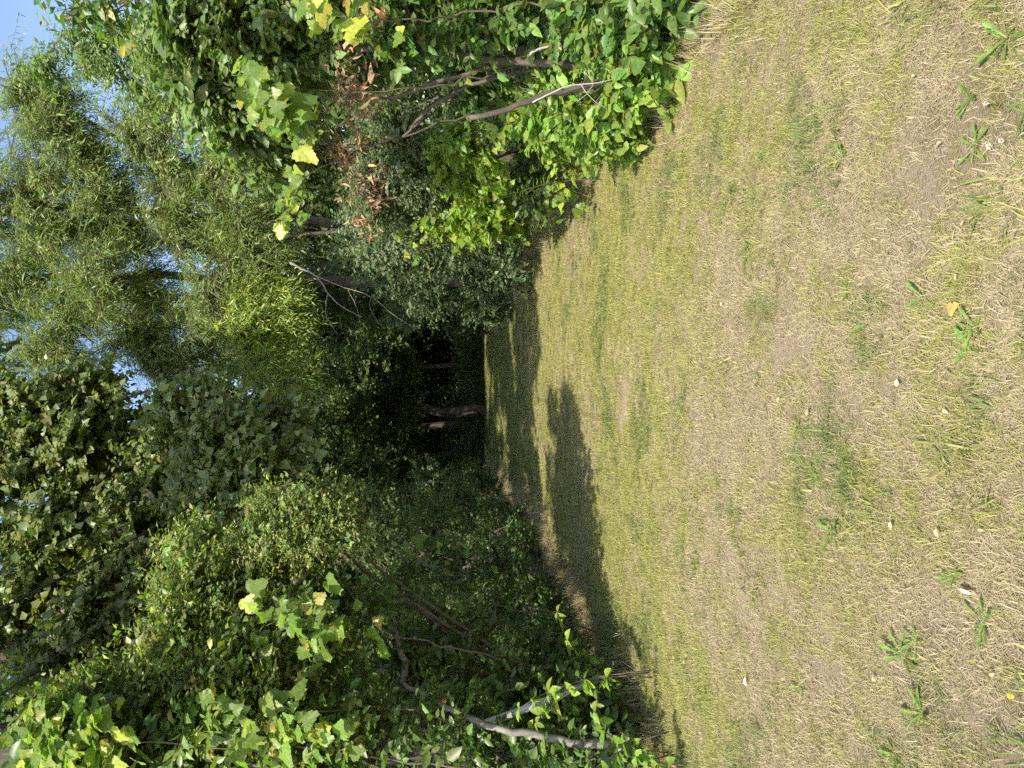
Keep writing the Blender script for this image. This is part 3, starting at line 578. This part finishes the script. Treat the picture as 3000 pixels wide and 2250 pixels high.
# undergrowth on the wood floor
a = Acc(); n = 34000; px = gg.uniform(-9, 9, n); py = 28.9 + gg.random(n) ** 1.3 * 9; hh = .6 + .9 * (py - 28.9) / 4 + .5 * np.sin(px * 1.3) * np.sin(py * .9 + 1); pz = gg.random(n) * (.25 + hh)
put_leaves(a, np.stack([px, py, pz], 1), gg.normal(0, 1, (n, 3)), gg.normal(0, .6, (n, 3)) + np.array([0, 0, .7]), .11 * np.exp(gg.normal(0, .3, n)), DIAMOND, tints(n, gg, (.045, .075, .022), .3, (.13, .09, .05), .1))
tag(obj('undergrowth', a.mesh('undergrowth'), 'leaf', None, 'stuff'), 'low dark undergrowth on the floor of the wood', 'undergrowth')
print('left+wood', time.time() - T0)

# ------------------------------------------------------------------ right side
# near thicket
base = (2.55, 5.4)
thick_t = dict(sub=22, spray=10, leaf=9, slen=.28, size=.066, tmpl=OVATE, tint=(.085, .14, .05), alt=(.17, .2, .03), altp=.03)
thick_l = dict(sub=13, spray=9, leaf=8, slen=.26, size=.08, tmpl=OVATE, tint=(.09, .16, .035), alt=(.2, .2, .04), altp=.03)
stems = [([P(2010, 1880, 5.2), P(2055, 1720, 5.2), P(2075, 1500, 5.2), P(2090, 1250, 5.3), P(2120, 1050, 5.4), P(2095, 930, 5.5), P(2000, 700, 5.6)], .036, .017),
         ([P(2040, 1860, 5.5), P(2105, 1650, 5.5), P(2112, 1350, 5.6), P(2125, 1100, 5.6), P(2200, 800, 5.6)], .03, .014),
         ([P(2030, 1830, 5.0), P(2000, 1740, 4.95), P(1975, 1600, 4.9), P(1930, 1500, 4.85), P(1905, 1375, 4.8)], .026, .017),
         ([P(2060, 1700, 5.6), P(2040, 1500, 5.6), P(1990, 1350, 5.7), P(1930, 1250, 5.9), P(1850, 1180, 6.2)], .02, .01),
         ([P(2070, 1500, 5.4), P(2040, 1380, 5.3), P(2000, 1250, 5.4), P(1960, 1150, 5.6), P(1960, 1050, 5.7)], .018, .008),
         ([P(2150, 1900, 5.3), P(2170, 1600, 5.5), P(2150, 1300, 5.7), P(2080, 900, 5.9)], .02, .01)]
plant('thicket', 'tangled thicket with bare brown trunks under a leafy top, nearest on the right side', 'shrub', 90, stems,
      [([L(2180, 560, 5.2, 120, 100), L(2060, 600, 5.3, 120, 100), L(1960, 680, 5.6, 110, 90), L(2180, 740, 5.2, 110, 100), L(2060, 780, 5.6, 110, 90), L(1870, 740, 6, 100, 80), L(1790, 800, 6.4, 80, 60), L(2230, 920, 5.2, 90, 100), L(1960, 840, 6, 110, 70)], thick_t),
       ([L(2210, 1200, 5.1, 90, 120), L(2130, 1100, 5.9, 110, 90), L(2210, 1450, 5.0, 80, 120), L(2200, 1680, 5.0, 90, 110), L(2190, 1880, 4.7, 80, 90), L(2230, 2000, 4.45, 60, 70), L(2090, 1450, 6.3, 120, 150), L(1980, 1450, 6.6, 110, 130)],
        dict(thick_l, sub=15, tint=(.07, .13, .035))),
       ([L(2090, 1830, 4.9, 80, 60), L(1990, 1850, 5.2, 80, 60), L(1910, 1770, 5.5, 80, 70), L(1950, 1650, 5.6, 80, 70), L(1860, 1690, 5.9, 70, 70), L(1830, 1810, 5.7, 50, 40), L(2040, 1930, 4.9, 60, 40), L(1900, 1600, 6.2, 80, 90)], dict(thick_l, sub=10, size=.085, tint=(.11, .19, .04)))],
      leafm='leaf', limb_r=.012)
bare('white_twig', 'bleached white twig bending in front of the brown trunk of the thicket', 'branch', [P(2085, 1545, 5.05), P(2118, 1590, 5.0), P(2112, 1700, 5.0), P(2126, 1735, 5.0), P(2095, 1780, 5.02), P(2085, 1830, 5.05), P(2130, 1920, 4.9)], .008, .006, 'bark_pale', 93)
bare('pale_twig', 'thin pale dead twig lying across the base of the bent trunk', 'branch', [P(1950, 1560, 4.85), P(2000, 1660, 4.8), P(2005, 1740, 4.78), P(2025, 1830, 4.8)], .005, .003, 'bark_pale', 94,
     [([P(2005, 1740, 4.78), P(1975, 1720, 4.75), P(1950, 1690, 4.75)], .003), ([P(2005, 1700, 4.8), P(1960, 1730, 4.8), P(1930, 1780, 4.8)], .003)])
# dead leaves and snapped twigs hung in the thicket
def dead_cluster(seed, u, v, y, ru, rv, n, tint, lab):
    gg = rnd(seed); c, r = L(u, v, y, ru, rv, .3); t = thing('dead_leaf_spray', lab, 'dead leaves', tuple(c), 'withered sprays in the right thicket')
    a = Acc(); p = c + gg.normal(0, .5, (n // 6, 3)) * r; twigs3(a, p, p + gg.normal(0, .18, p.shape) - np.array([0, 0, .05]), .003); obj('twigs', a.mesh('twigs', c), 'twig', t, 'stuff')
    a = Acc(); p = np.repeat(p, 6, 0) + gg.normal(0, .05, (len(p) * 6, 3))
    put_leaves(a, p, gg.normal(0, .8, p.shape) + np.array([0, 0, -.5]), gg.normal(0, 1, p.shape), .07 * np.exp(gg.normal(0, .35, len(p))), lens([(.3, .13), (.65, .12)], .5, -.3), tints(len(p), gg, tint, .28))
    obj('foliage', a.mesh('foliage', c), 'leaf_dry', t, 'stuff')
dead_cluster(300, 1960, 1020, 5.3, 120, 60, 150, (.21, .15, .1), 'withered brown leaves hanging below the vine beside the tall brown trunk')
dead_cluster(301, 1790, 1010, 6.3, 60, 60, 130, (.27, .19, .11), 'tan withered leaf spray over the grey-green shrub')
dead_cluster(302, 1690, 1080, 6.6, 50, 30, 70, (.2, .12, .085), 'reddish brown withered leaf spray hanging before the grey-green shrub')
dead_cluster(303, 1600, 1070, 7, 30, 25, 40, (.25, .15, .1), 'small reddish withered spray, last towards the willow')
dead_cluster(304, 2190, 1080, 5.0, 60, 60, 70, (.27, .17, .1), 'withered brown leaves under the yellow grape leaves at the frame edge')

# grey-green shrub and the plants in front of it
g2 = rnd(95)
lob = [L(*q) for q in [(1780, 1130, 8, 100, 100), (1680, 1110, 8.6, 110, 90), (1600, 1190, 9.4, 100, 90), (1730, 1230, 8.4, 100, 80), (1560, 1080, 10, 90, 80), (1640, 1290, 9.2, 90, 80), (1870, 1180, 7.6, 80, 90)]]
plant('grey_green_shrub', 'grey-green shrub with small dense leaves behind the reddish withered sprays', 'shrub', 96, up_stems(2.95, 9.2, [c for c, r in lob][:4], g2, .025, .4),
      [(lob, dict(sub=22, spray=12, leaf=11, slen=.26, size=.05, tmpl=OVAL, tint=(.085, .125, .065)))])
lob = [L(*q) for q in [(1730, 1390, 7.8, 80, 70), (1640, 1390, 8.4, 80, 70), (1790, 1330, 7.6, 60, 60), (1680, 1480, 8.2, 70, 60), (1600, 1330, 9, 60, 60), (1840, 1400, 7.2, 60, 70), (1580, 1440, 9, 60, 70)]]
plant('vine_bush', 'bright yellow-green vine-covered bush in front of the grey-green shrub', 'shrub', 97, up_stems(2.75, 8.2, [c for c, r in lob][:3], g2, .018, .3),
      [(lob, dict(sub=14, spray=9, leaf=8, slen=.22, size=.07, tmpl=DELTA, tint=(.12, .2, .03), alt=(.25, .28, .04), altp=.1))])
lob = [L(*q) for q in [(1700, 1560, 8, 70, 60), (1590, 1530, 9.6, 70, 70), (1560, 1350, 10.6, 80, 80)]]
plant('shadow_bush', 'low dark bush behind the tall weeds on the right side', 'shrub', 98, up_stems(3.0, 9.3, [c for c, r in lob], g2, .015, .3),
      [(lob, dict(sub=16, spray=9, leaf=9, slen=.25, size=.055, tmpl=OVAL, tint=(.055, .1, .03)))])

# tall weeds with narrow leaves
def weeds(seed, x, y, n, h, lab, tint=(.12, .21, .04)):
    gg = rnd(seed); t = thing('goldenrod', lab, 'weeds', (x, y, 0), 'narrow-leaved weeds on the right side'); lf = Acc()
    for k in range(n):
        bx, by = x + gg.normal(0, .22), y + gg.normal(0, .25); hh = h * gg.uniform(.65, 1.1); le = gg.normal(-.12, .12, 2)
        q = bez((bx, by, 0), (bx, by, hh * .6), (bx + le[0], by + le[1], hh), 8); a = Acc(); tube(a, q, np.linspace(.005, .002, 8), 5); obj('stem', a.mesh('stem', (x, y, 0)), 'twig', t)
        m = 34; tt_ = gg.uniform(.25, 1, m); p = np.stack([np.interp(tt_ * 7, np.arange(8), q[:, i]) for i in range(3)], 1); an = np.arange(m) * 2.4
        put_leaves(lf, p, np.stack([np.cos(an), np.sin(an), .35 - .6 * (1 - tt_)], 1), np.tile([0, 0, 1.], (m, 1)) + gg.normal(0, .3, (m, 3)), .1 * (1.15 - .5 * tt_) * np.exp(gg.normal(0, .15, m)), LANCE, tints(m, gg, tint, .2))
    obj('foliage', lf.mesh('foliage', (x, y, 0)), 'leaf', t, 'stuff')
weeds(310, 2.62, 7.6, 11, .95, 'tall narrow-leaved weeds beside the bright vine bush')
weeds(311, 2.75, 9.4, 13, .85, 'feathery narrow-leaved weeds at the lawn edge before the dark shrub')
weeds(312, 2.95, 6.9, 10, 1.35, 'narrow-leaved weeds standing behind the bent trunk of the thicket')
weeds(313, 2.5, 8.5, 7, .55, 'short pale weeds leaning onto the dry grass', (.16, .24, .04))
weeds(314, -2.75, 6.5, 7, .6, 'feathery narrow-leaved weeds in the shade beside the yellow guard', (.08, .15, .035))

# dark shrubs further along the right edge
for nm, lab, sd0, (bx, by), lb, sz, tint in [
    ('glossy_shrub', 'dark shrub with small shining leaves between the weeds and the far shade', 400, (2.7, 12.6), [(1520, 1180, 11.6, 90, 90), (1450, 1260, 12.2, 90, 90), (1500, 1340, 11.8, 90, 90), (1420, 1390, 12.8, 80, 80), (1500, 1470, 11.8, 70, 70), (1430, 1490, 13, 70, 60), (1540, 1050, 11.6, 90, 80), (1440, 1140, 12.6, 80, 80)], .055, (.06, .1, .045)),
    ('glossy_shrub', 'dark shrub bulging onto the far lawn on the right', 401, (2.3, 16), [(1370, 1300, 15, 70, 80), (1350, 1400, 16, 60, 70), (1390, 1210, 14.6, 80, 70), (1345, 1470, 16.6, 45, 45), (1330, 1200, 16.5, 70, 70)], .065, (.05, .085, .032)),
    ('glossy_shrub', 'shadowed shrub beside the sunlit spot at the end of the lawn', 402, (2.6, 24), [(1320, 1300, 22, 50, 70), (1300, 1390, 24, 35, 40), (1350, 1220, 22, 60, 70)], .09, (.045, .075, .026))]:
    lobes = [L(*q) for q in lb]
    plant(nm, lab, 'shrub', sd0, up_stems(bx, by, [c for c, r in lobes][:4], g2, .02, .3), [(lobes, dict(sub=19, spray=11, leaf=10, slen=.28, size=sz, tmpl=OVAL, tint=tint, shell=.3))], group='dark shrubs along the right edge', leafm='leaf_glossy')
bare('dead_branch', 'pale bare branch with fine twigs hanging over the right edge of the lawn', 'branch', [P(1480, 850, 12), P(1440, 930, 11.9), P(1390, 960, 11.8), P(1350, 1000, 11.8), P(1320, 1060, 11.7)], .018, .004, 'bark_grey', 403,
     [([P(1440, 930, 11.9), P(1400, 1020, 11.8), P(1390, 1090, 11.7), P(1340, 1130, 11.7), P(1290, 1210, 11.6)], .009), ([P(1390, 960, 11.8), P(1330, 950, 11.8), P(1270, 990, 11.7)], .007), ([P(1400, 1020, 11.8), P(1340, 1050, 11.8), P(1280, 1060, 11.7)], .006), ([P(1390, 1090, 11.7), P(1350, 1080, 11.7), P(1300, 1110, 11.6)], .005)])

# willows
wl_ = dict(sub=66, spray=12, leaf=12, slen=.5, size=.1, tmpl=WILLOW, tint=(.105, .16, .048), alt=(.22, .19, .06), altp=.04, var=.25, hang=.22, droop=.4, jit=.8, up=.35, shell=.1, tw=.0045, spread=.85, sunny=.6, subr=.016)
def willow(label, seed, stems, lb, spec=wl_):
    plant('willow', label, 'tree', seed, stems, [([(c, r * np.array([1.35, 1.5, 1.3])) for c, r in [L(*q) for q in lb]], spec)], group='willows', bark='bark', limb_r=.035)
x = P(1437, 400, 17.6)[0]; x2 = P(1610, 400, 16.8)[0]
willow('tall willow with a straight grey trunk, nearest the gap of sky', 500, [([(x, 17.6, -.1), (x, 17.6, 4), (x + .05, 17.6, 7.4), (x - .1, 17.6, 12)], .15, .07), ([(x, 17.5, 4.6), (x - .8, 17, 6.5), (x - 1.3, 16.8, 9)], .045, .02), ([(x, 17.5, 5.5), (x + .7, 17.1, 7.5), (x + 1.2, 17, 10)], .045, .02)],
       [(1330, 180, 17, 140, 130), (1260, 380, 16.5, 110, 120), (1390, 420, 17.5, 120, 110), (1280, 560, 16, 110, 90), (1400, 620, 15.3, 120, 90), (1440, 50, 17.5, 140, 120), (1200, 120, 17.5, 80, 110), (1450, 250, 15.3, 110, 110), (1190, 480, 16.5, 60, 70), (1330, -60, 17.5, 180, 100)])
willow('willow with forked dark limbs in the middle of the right side', 501, [([(x2, 16.8, -.1), (x2, 16.8, 3.5), (x2 + .05, 16.8, 6), (x2 + .2, 16.8, 9), (x2 + .1, 16.8, 12)], .14, .06), ([(x2, 16.7, 5.2), (x2 + .9, 16.4, 7.2), (x2 + 2.2, 16.1, 9.6), (x2 + 3.2, 15.9, 12)], .06, .025), ([(x2, 16.7, 5.6), (x2 - .6, 16.4, 7.4), (x2 - 1.0, 16.2, 9.5)], .05, .02)],
       [(1560, 130, 16.5, 130, 120), (1700, 80, 16, 140, 120), (1560, 340, 16.5, 120, 110), (1690, 280, 16, 120, 110), (1820, 200, 15.5, 120, 120), (1580, 520, 16, 120, 100), (1720, 480, 15.8, 120, 100), (1850, 400, 15.5, 110, 100), (1560, 700, 15.5, 110, 90), (1700, 650, 15.5, 110, 80), (1940, 90, 15.5, 110, 110), (1460, 760, 15.5, 100, 80), (1650, -60, 16, 220, 100)])
willow('bright green willow boughs drooping low before the dark tree', 502, [([(3.3, 15.6, -.1), (3.3, 15.6, 3), (2.9, 15.4, 5.6), (1.9, 15, 6.3)], .06, .015)],
       [(1290, 680, 14.6, 80, 60), (1210, 740, 14.4, 70, 50), (1370, 720, 14.8, 70, 60), (1150, 790, 14.2, 45, 35), (1330, 790, 14.6, 70, 50)], dict(wl_, sub=30, spray=11, leaf=13, size=.1, tint=(.15, .22, .045), alt=None, altp=0, hang=.4))
# ash-like tree in the upper right
ax_ = P(2150, 300, 11)[0]
plant('ash_tree', 'blue-green leafy tree before the open sky in the upper right', 'tree', 503, [([(ax_ + .4, 11.4, -.1), (ax_ + .3, 11.3, 3), (ax_ + .1, 11.2, 5.5), (ax_, 11, 7)], .1, .04)],
      [([L(*q) for q in [(2090, 230, 11, 80, 80), (2150, 330, 11, 80, 70), (2040, 340, 11, 90, 80), (1970, 430, 11, 90, 80), (2120, 430, 10.8, 90, 70), (2030, 510, 10.5, 100, 60), (1900, 520, 10.8, 80, 60), (2040, 130, 11.3, 60, 60)]], dict(sub=15, spray=8, leaf=9, slen=.35, size=.068, tmpl=OVAL, tint=(.1, .16, .06), width=.8, shell=.1, sunny=.6))], limb_r=.03)
# near bough hanging into the upper right corner
plant('near_bough', 'leafy bough with a few yellowed leaves reaching in at the upper right corner', 'branch', 504, [([(3.9, 4.6, -.05), (3.7, 4.5, 2.5), P(2330, 420, 4.3), P(2240, 330, 4.2)], .03, .006)],
      [([L(2230, 330, 4.2, 40, 60, .12), L(2235, 220, 4.2, 30, 40, .1)], dict(sub=7, spray=4, leaf=5, slen=.14, size=.06, tmpl=OVAL, tint=(.06, .12, .035), alt=(.5, .36, .16), altp=.2))], limb_r=.006)
print('right', time.time() - T0)

# ------------------------------------------------------------------ grapevines: every large leaf is its own piece
GM = []
for k in range(12):
    a = Acc(); gg = rnd(600 + k); tv, tf = GRAPES[k % 6]
    c = tints(1, gg, (.095, .165, .03) if k < 8 else (.15, .2, .03), .18)[0]
    a.add(tv * [1, 1, 1], tf, np.tile(c, (len(tv), 1))); me = a.mesh('grape_leaf'); me.materials.append(MATS['leaf']); GM.append(me)
YG = []
def vine(name, label, seed, base, path, clusters, size=.14, yellow=.3):
    gg = rnd(seed); path = [np.array(p, float) for p in path]; base = np.array(base, float)
    t = thing(name, label, 'vine', tuple(base), 'wild grapevines'); a = Acc(); q = smooth_path([base] + path, 30); q = wob(q, .012, gg); tube(a, q, np.linspace(.012, .003, 30), 6); obj('vine_stem', a.mesh('vine_stem', base), 'twig', t)
    for (u, v, y, su, sv, n) in clusters:
        for _ in range(int(n * 1.5)):
            p = P(u + gg.normal(0, su * .8), v + gg.normal(0, sv * .8), y + gg.normal(0, .13))
            ax = np.array([gg.normal(0, .6), -.45 + gg.normal(0, .35), -.75 + gg.normal(0, .35)]); nr = np.array([gg.normal(0, .45), -.55 + gg.normal(0, .4), .8 + gg.normal(0, .3)]) + SUN * .2
            aa = ax / np.linalg.norm(ax); nn = nr - nr.dot(aa) * aa; nn /= np.linalg.norm(nn); bb = np.cross(aa, nn); s = size * .8 * math.exp(gg.normal(0, .3))
            k = gg.integers(8, 12) if gg.random() < yellow * .45 else gg.integers(0, 8)
            o = obj('leaf', GM[k], None, t); pp = p - base
            o.matrix_local = Matrix(((bb[0] * s, aa[0] * s, nn[0] * s, pp[0]), (bb[1] * s, aa[1] * s, nn[1] * s, pp[1]), (bb[2] * s, aa[2] * s, nn[2] * s, pp[2]), (0, 0, 0, 1)))
    return t
vine('grapevine', 'sunlit yellow-green grapevine on top of the left hedge at the frame corner', 700, (-3.1, 5.4, 0), [P(60, 900, 5.3), P(60, 500, 5.1), P(110, 200, 5.1)], [(70, 130, 5.0, 70, 60, 46), (110, 240, 5.05, 70, 60, 34), (30, 330, 5.0, 50, 50, 16)], .15, .6)
vine('grapevine', 'large-leaved grapevine draped over the middle of the left hedge', 701, (-2.9, 5.7, 0), [P(180, 1100, 5.6), P(150, 850, 5.2), P(260, 700, 5.5)], [(120, 640, 5.1, 70, 70, 26), (60, 720, 5.0, 50, 60, 18), (200, 620, 5.4, 60, 50, 12), (120, 850, 5.1, 70, 60, 18), (60, 960, 5.1, 50, 50, 10)], .14, .4)
vine('grapevine', 'broad heart-shaped grape leaves hanging at the shaded step of the left hedge', 702, (-2.75, 6.6, 0), [P(380, 1200, 6.0), P(400, 1000, 5.7), P(440, 850, 5.6)], [(470, 740, 5.52, 30, 25, 6), (430, 830, 5.52, 50, 50, 14), (390, 920, 5.52, 50, 50, 14), (480, 920, 5.70, 40, 40, 8), (330, 760, 5.52, 50, 50, 8), (400, 1040, 5.70, 60, 50, 9)], .145, .2)
vine('grapevine', 'grapevine with dull leaves creeping through the dark of the left hedge', 703, (-2.6, 7.6, 0), [P(520, 1300, 7.4), P(560, 1150, 7.5)], [(560, 1120, 7.5, 90, 70, 16), (620, 1220, 8, 60, 60, 10), (470, 1330, 7.4, 70, 60, 8), (590, 1350, 8.2, 60, 60, 8)], .13, .1)
vine('grapevine', 'translucent grape leaves draped along the top of the right thicket', 704, (2.7, 5.6, 0), [P(2000, 1300, 5.3), P(1960, 900, 5.0), P(1930, 780, 4.9)], [(1985, 720, 4.8, 35, 30, 8), (1930, 780, 4.8, 45, 40, 18), (1880, 850, 4.9, 40, 35, 12), (1840, 870, 5.0, 30, 25, 6), (2030, 700, 4.9, 25, 25, 4)], .16, .45)
vine('grapevine', 'hanging tip of bright grape leaves in front of the willow', 705, (2.9, 6.6, 0), [P(1800, 1000, 6.2), P(1700, 850, 5.9), P(1600, 825, 5.7)], [(1640, 830, 5.7, 40, 25, 14), (1690, 850, 5.8, 35, 25, 8), (1590, 815, 5.6, 18, 14, 6), (1760, 850, 5.8, 30, 25, 5)], .115, .6)
vine('grapevine', 'pale grape leaves with a green fruit cluster beside the upper trunk, at the frame edge', 706, (2.75, 4.9, 0), [P(2200, 1300, 4.8), P(2180, 1000, 4.6)], [(2190, 930, 4.5, 35, 35, 8), (2160, 985, 4.5, 25, 25, 5), (2230, 1040, 4.4, 20, 30, 4), (2165, 1140, 4.4, 18, 18, 3), (2240, 880, 4.4, 25, 25, 5)], .13, .6)
vine('grapevine', 'grape leaves trailing down to the dry grass below the weeds', 707, (2.6, 8.3, 0), [P(1700, 1600, 7.8), P(1650, 1690, 7.6)], [(1690, 1650, 7.5, 40, 30, 14), (1640, 1600, 7.8, 35, 30, 9), (1640, 1700, 7.5, 20, 15, 4), (1750, 1690, 7.2, 25, 20, 4)], .11, .5)
vine('grapevine', 'thin trailing vine of small bright leaves before the dark shrub', 708, (2.75, 9.4, 0), [P(1560, 1400, 9.2), P(1500, 1180, 9.0)], [(1550, 1190, 9, 25, 25, 8), (1600, 1230, 8.8, 20, 20, 5), (1700, 1300, 7.8, 40, 20, 7), (1500, 1200, 9.2, 18, 18, 4)], .11, .8)
# fruit cluster
t = thing('grape_cluster', 'small cluster of green unripe grapes under pale leaves', 'grapes', tuple(P(2145, 1015, 4.5)))
for k in range(26):
    gg = rnd(800 + k); bm_ = bpy.data.meshes.get('berry')
    if bm_ is None:
        a = Acc(); ph = np.linspace(-1.2, 1.2, 4); vv = [(math.cos(p) * math.cos(q), math.cos(p) * math.sin(q), math.sin(p)) for p in ph for q in np.linspace(0, 2 * math.pi, 7)[:-1]]
        ff = [];
        for i in range(3):
            for j in range(6): a0, a1 = i * 6 + j, i * 6 + (j + 1) % 6; ff += [(a0, a1, a1 + 6), (a0, a1 + 6, a0 + 6)]
        ff += [(18, 19 + j, 20 + j) for j in range(4)]; a.add(vv, ff, np.tile((.16, .22, .05), (len(vv), 1))); bm_ = a.mesh('berry'); bm_.materials.append(MATS['leaf_glossy'])
    o = obj('berry', bm_, None, t); o.location = (gg.normal(0, .02), gg.normal(0, .015), -.09 * gg.random()); o.scale = (.005,) * 3

gg = rnd(77); n = 9000; y = gg.uniform(3.5, 27, n); s_ = gg.random(n) < .5; off = gg.exponential(.3, n) - .18
x = np.where(s_, ledge(y) - off, redge(y) + off); a = Acc()
put_leaves(a, np.stack([x, y, bumpz(x, y) + gg.random(n) * .03 + .005], 1), gg.normal(0, 1, (n, 3)) * [1, 1, .25], gg.normal(0, .35, (n, 3)) + np.array([0, 0, 1]), .05 * np.exp(gg.normal(0, .3, n)), OVAL, tints(n, gg, (.13, .1, .07), .4))
tag(obj('leaf_litter', a.mesh('leaf_litter'), 'leaf_dry', None, 'stuff'), 'brown leaf litter along the foot of both hedges', 'leaf litter')
# ------------------------------------------------------------------ weeds and litter on the lawn
def rosette_mesh(k):
    gg = rnd(900 + k); a = Acc(); w = [(.15, .03), (.3, .05), (.38, .035), (.5, .075), (.58, .05), (.7, .1), (.85, .08)]
    tm = lens(w, .25, .12 - .3 * gg.random()); a.add(tm[0], tm[1], np.tile(tints(1, gg, (.12, .19, .055), .2)[0], (len(tm[0]), 1))); me = a.mesh('weed_leaf'); me.materials.append(MATS['leaf']); return me
RM = [rosette_mesh(k) for k in range(6)]
def rosette(u, v, r, label, n=11):
    y = 2150 * 1.6 / max(60, (v - 1300)); d = FWD + (u - 1125) / FPX * RIGHT + (v - 1500) / FPX * DOWN; p = CAM + d * (CAM[2] / -d[2]); p[2] = bumpz(p[0], p[1]) + .01
    gg = rnd(int(u * 7 + v)); t = thing('dandelion', label, 'weed', tuple(p), 'rosette weeds in the lawn')
    for k in range(n):
        an = k * 2.4 + gg.normal(0, .45); o = obj('leaf', RM[gg.integers(0, 6)], None, t); s = r * .8 * gg.uniform(.35, 1.15)
        el = gg.uniform(.1, .55); ax = Vector((math.cos(an) * math.cos(el), math.sin(an) * math.cos(el), math.sin(el))); up = Vector((-math.cos(an) * math.sin(el), -math.sin(an) * math.sin(el), math.cos(el))); bb = ax.cross(up)
        o.matrix_local = Matrix(((bb.x * s, ax.x * s, up.x * s, 0), (bb.y * s, ax.y * s, up.y * s, 0), (bb.z * s, ax.z * s, up.z * s, 0), (0, 0, 0, 1)))
for (u, v, r, lab) in [(1820, 2870, .1, 'dandelion rosette with reddish stalks beside the white clover flower'), (2140, 2960, .11, 'bright dandelion at the frame edge on bare straw'), (1960, 2850, .08, 'dark green rosette weed just past the bare soil strip'),
                       (1380, 2720, .1, 'dark spreading weed below the bare strip, near the orange leaf'), (1290, 2880, .1, 'broad weed beside the orange fallen leaf'), (1240, 2870, .09, 'weed with long leaves directly under the orange fallen leaf'),
                       (690, 2450, .11, 'tall dark green weed standing alone in the straw'), (330, 2640, .12, 'large dandelion clump before the bare soil corner'), (380, 2680, .1, 'dandelion leaves mixed with the large clump'), (160, 2700, .12, 'long-leaved dandelion lying over the bare soil corner'),
                       (430, 2880, .1, 'bright green clump near the long white leaf'), (560, 2790, .08, 'small weed above the long white leaf'), (40, 2620, .09, 'weed at the lower frame edge beside bare soil'),
                       (1800, 2230, .07, 'small dark weed in the lawn under the thicket'), (1480, 2180, .06, 'small rosette in the yellow lawn, near a pale stalk'), (1790, 2470, .08, 'clover-like dark patch weed on the straw'), (1400, 2480, .07, 'low weed in the middle of the straw'),
                       (1140, 2230, .07, 'small green weed in the centre of the lawn'), (1000, 2350, .07, 'dark narrow weed right of the worn strip'), (1260, 1940, .08, 'single weed in the green part of the lawn'), (240, 2350, .07, 'dark weed at the left of the lawn'), (1300, 2540, .06, 'pale cut weed in the middle of the straw'), (1640, 2120, .06, 'small weed near the thicket edge')]:
    rosette(u, v, r, lab)
def on_ground(u, v, dz=.02):
    d = FWD + (u - 1125) / FPX * RIGHT + (v - 1500) / FPX * DOWN; p = CAM + d * (CAM[2] / -d[2]); p[2] = bumpz(p[0], p[1]) + dz; return p
def fallen(name, label, u, v, s, tint, seed, group=None, tm=OVATE, m='leaf_dry'):
    gg = rnd(seed); a = Acc(); an = gg.uniform(0, 6.28)
    put_leaves(a, np.zeros((1, 3)), np.array([[math.cos(an), math.sin(an), gg.uniform(-.05, .25)]]), np.array([[gg.normal(0, .3), gg.normal(0, .3), 1.]]), np.array([s]), tm, np.array([tint]))
    o = obj(name, a.mesh(name), m); o.location = tuple(on_ground(u, v, .035)); tag(o, label, 'leaf', group)
fallen('fallen_leaf', 'curled orange fallen leaf lying on the straw', 1367, 2835, .05, (.62, .33, .1), 1, tm=GRAPES[1])
fallen('fallen_leaf', 'long white dried leaf standing out on the straw', 510, 2872, .07, (.66, .62, .5), 2, tm=lens([(.3, .09), (.7, .1)], .1))
fallen('fallen_leaf', 'pale curled leaf at the left of the lawn', 240, 2205, .05, (.7, .66, .48), 3)
fallen('fallen_leaf', 'pale cut blade lying in the yellow lawn', 1155, 1760, .09, (.62, .58, .3), 4, tm=lens([(.4, .1), (.8, .09)], .1))
gg = rnd(1234)
for k in range(44):
    u, v = gg.uniform(150, 2100), gg.uniform(1750, 2950)
    p = on_ground(u, v)
    if not (ledge(p[1]) + .1 < p[0] < redge(p[1]) - .1): continue
    fallen('fallen_leaf', 'small dry leaf fragment scattered on the lawn', u, v, gg.uniform(.018, .035), tuple(np.array((.6, .52, .3)) * gg.uniform(.6, 1.1)), 2000 + k, 'dry leaf fragments on the lawn')
# clover flowers and a yellow flower
def flower(label, u, v, h, c, r, n):
    p = on_ground(u, v, 0); t = thing('lawn_flower', label, 'flower', tuple(p)); a = Acc(); tube(a, [(0, 0, 0), (.004, 0, h * .6), (.006, 0, h)], [.0015, .0013, .001], 4); obj('stem', a.mesh('stem'), 'lush_blade', t)
    a = Acc(); gg = rnd(int(u)); d = nz(gg.normal(0, 1, (n, 3)) + np.array([0, 0, .5])); put_leaves(a, np.tile([.006, 0, h], (n, 1)) + d * r * .25, d, gg.normal(0, 1, (n, 3)), np.full(n, r), OVAL, np.tile(c, (n, 1))); obj('flower_head', a.mesh('flower_head'), 'leaf_dry', t)
flower('white clover flower beside the dandelion with reddish stalks', 1813, 2954, .05, (.66, .64, .54), .008, 40)
flower('white clover flower at the very edge of the frame', 1830, 2993, .05, (.66, .64, .56), .007, 40)
flower('faded clover flower in the dark weeds near the frame edge', 1940, 2940, .05, (.6, .57, .48), .007, 36)
flower('tiny yellow flower in the straw at the frame edge', 206, 2990, .04, (.85, .65, .03), .008, 24)
print('all', time.time() - T0, sum(len(o.data.polygons) for o in bpy.data.objects if o.type == 'MESH' and o.data.users == 1))
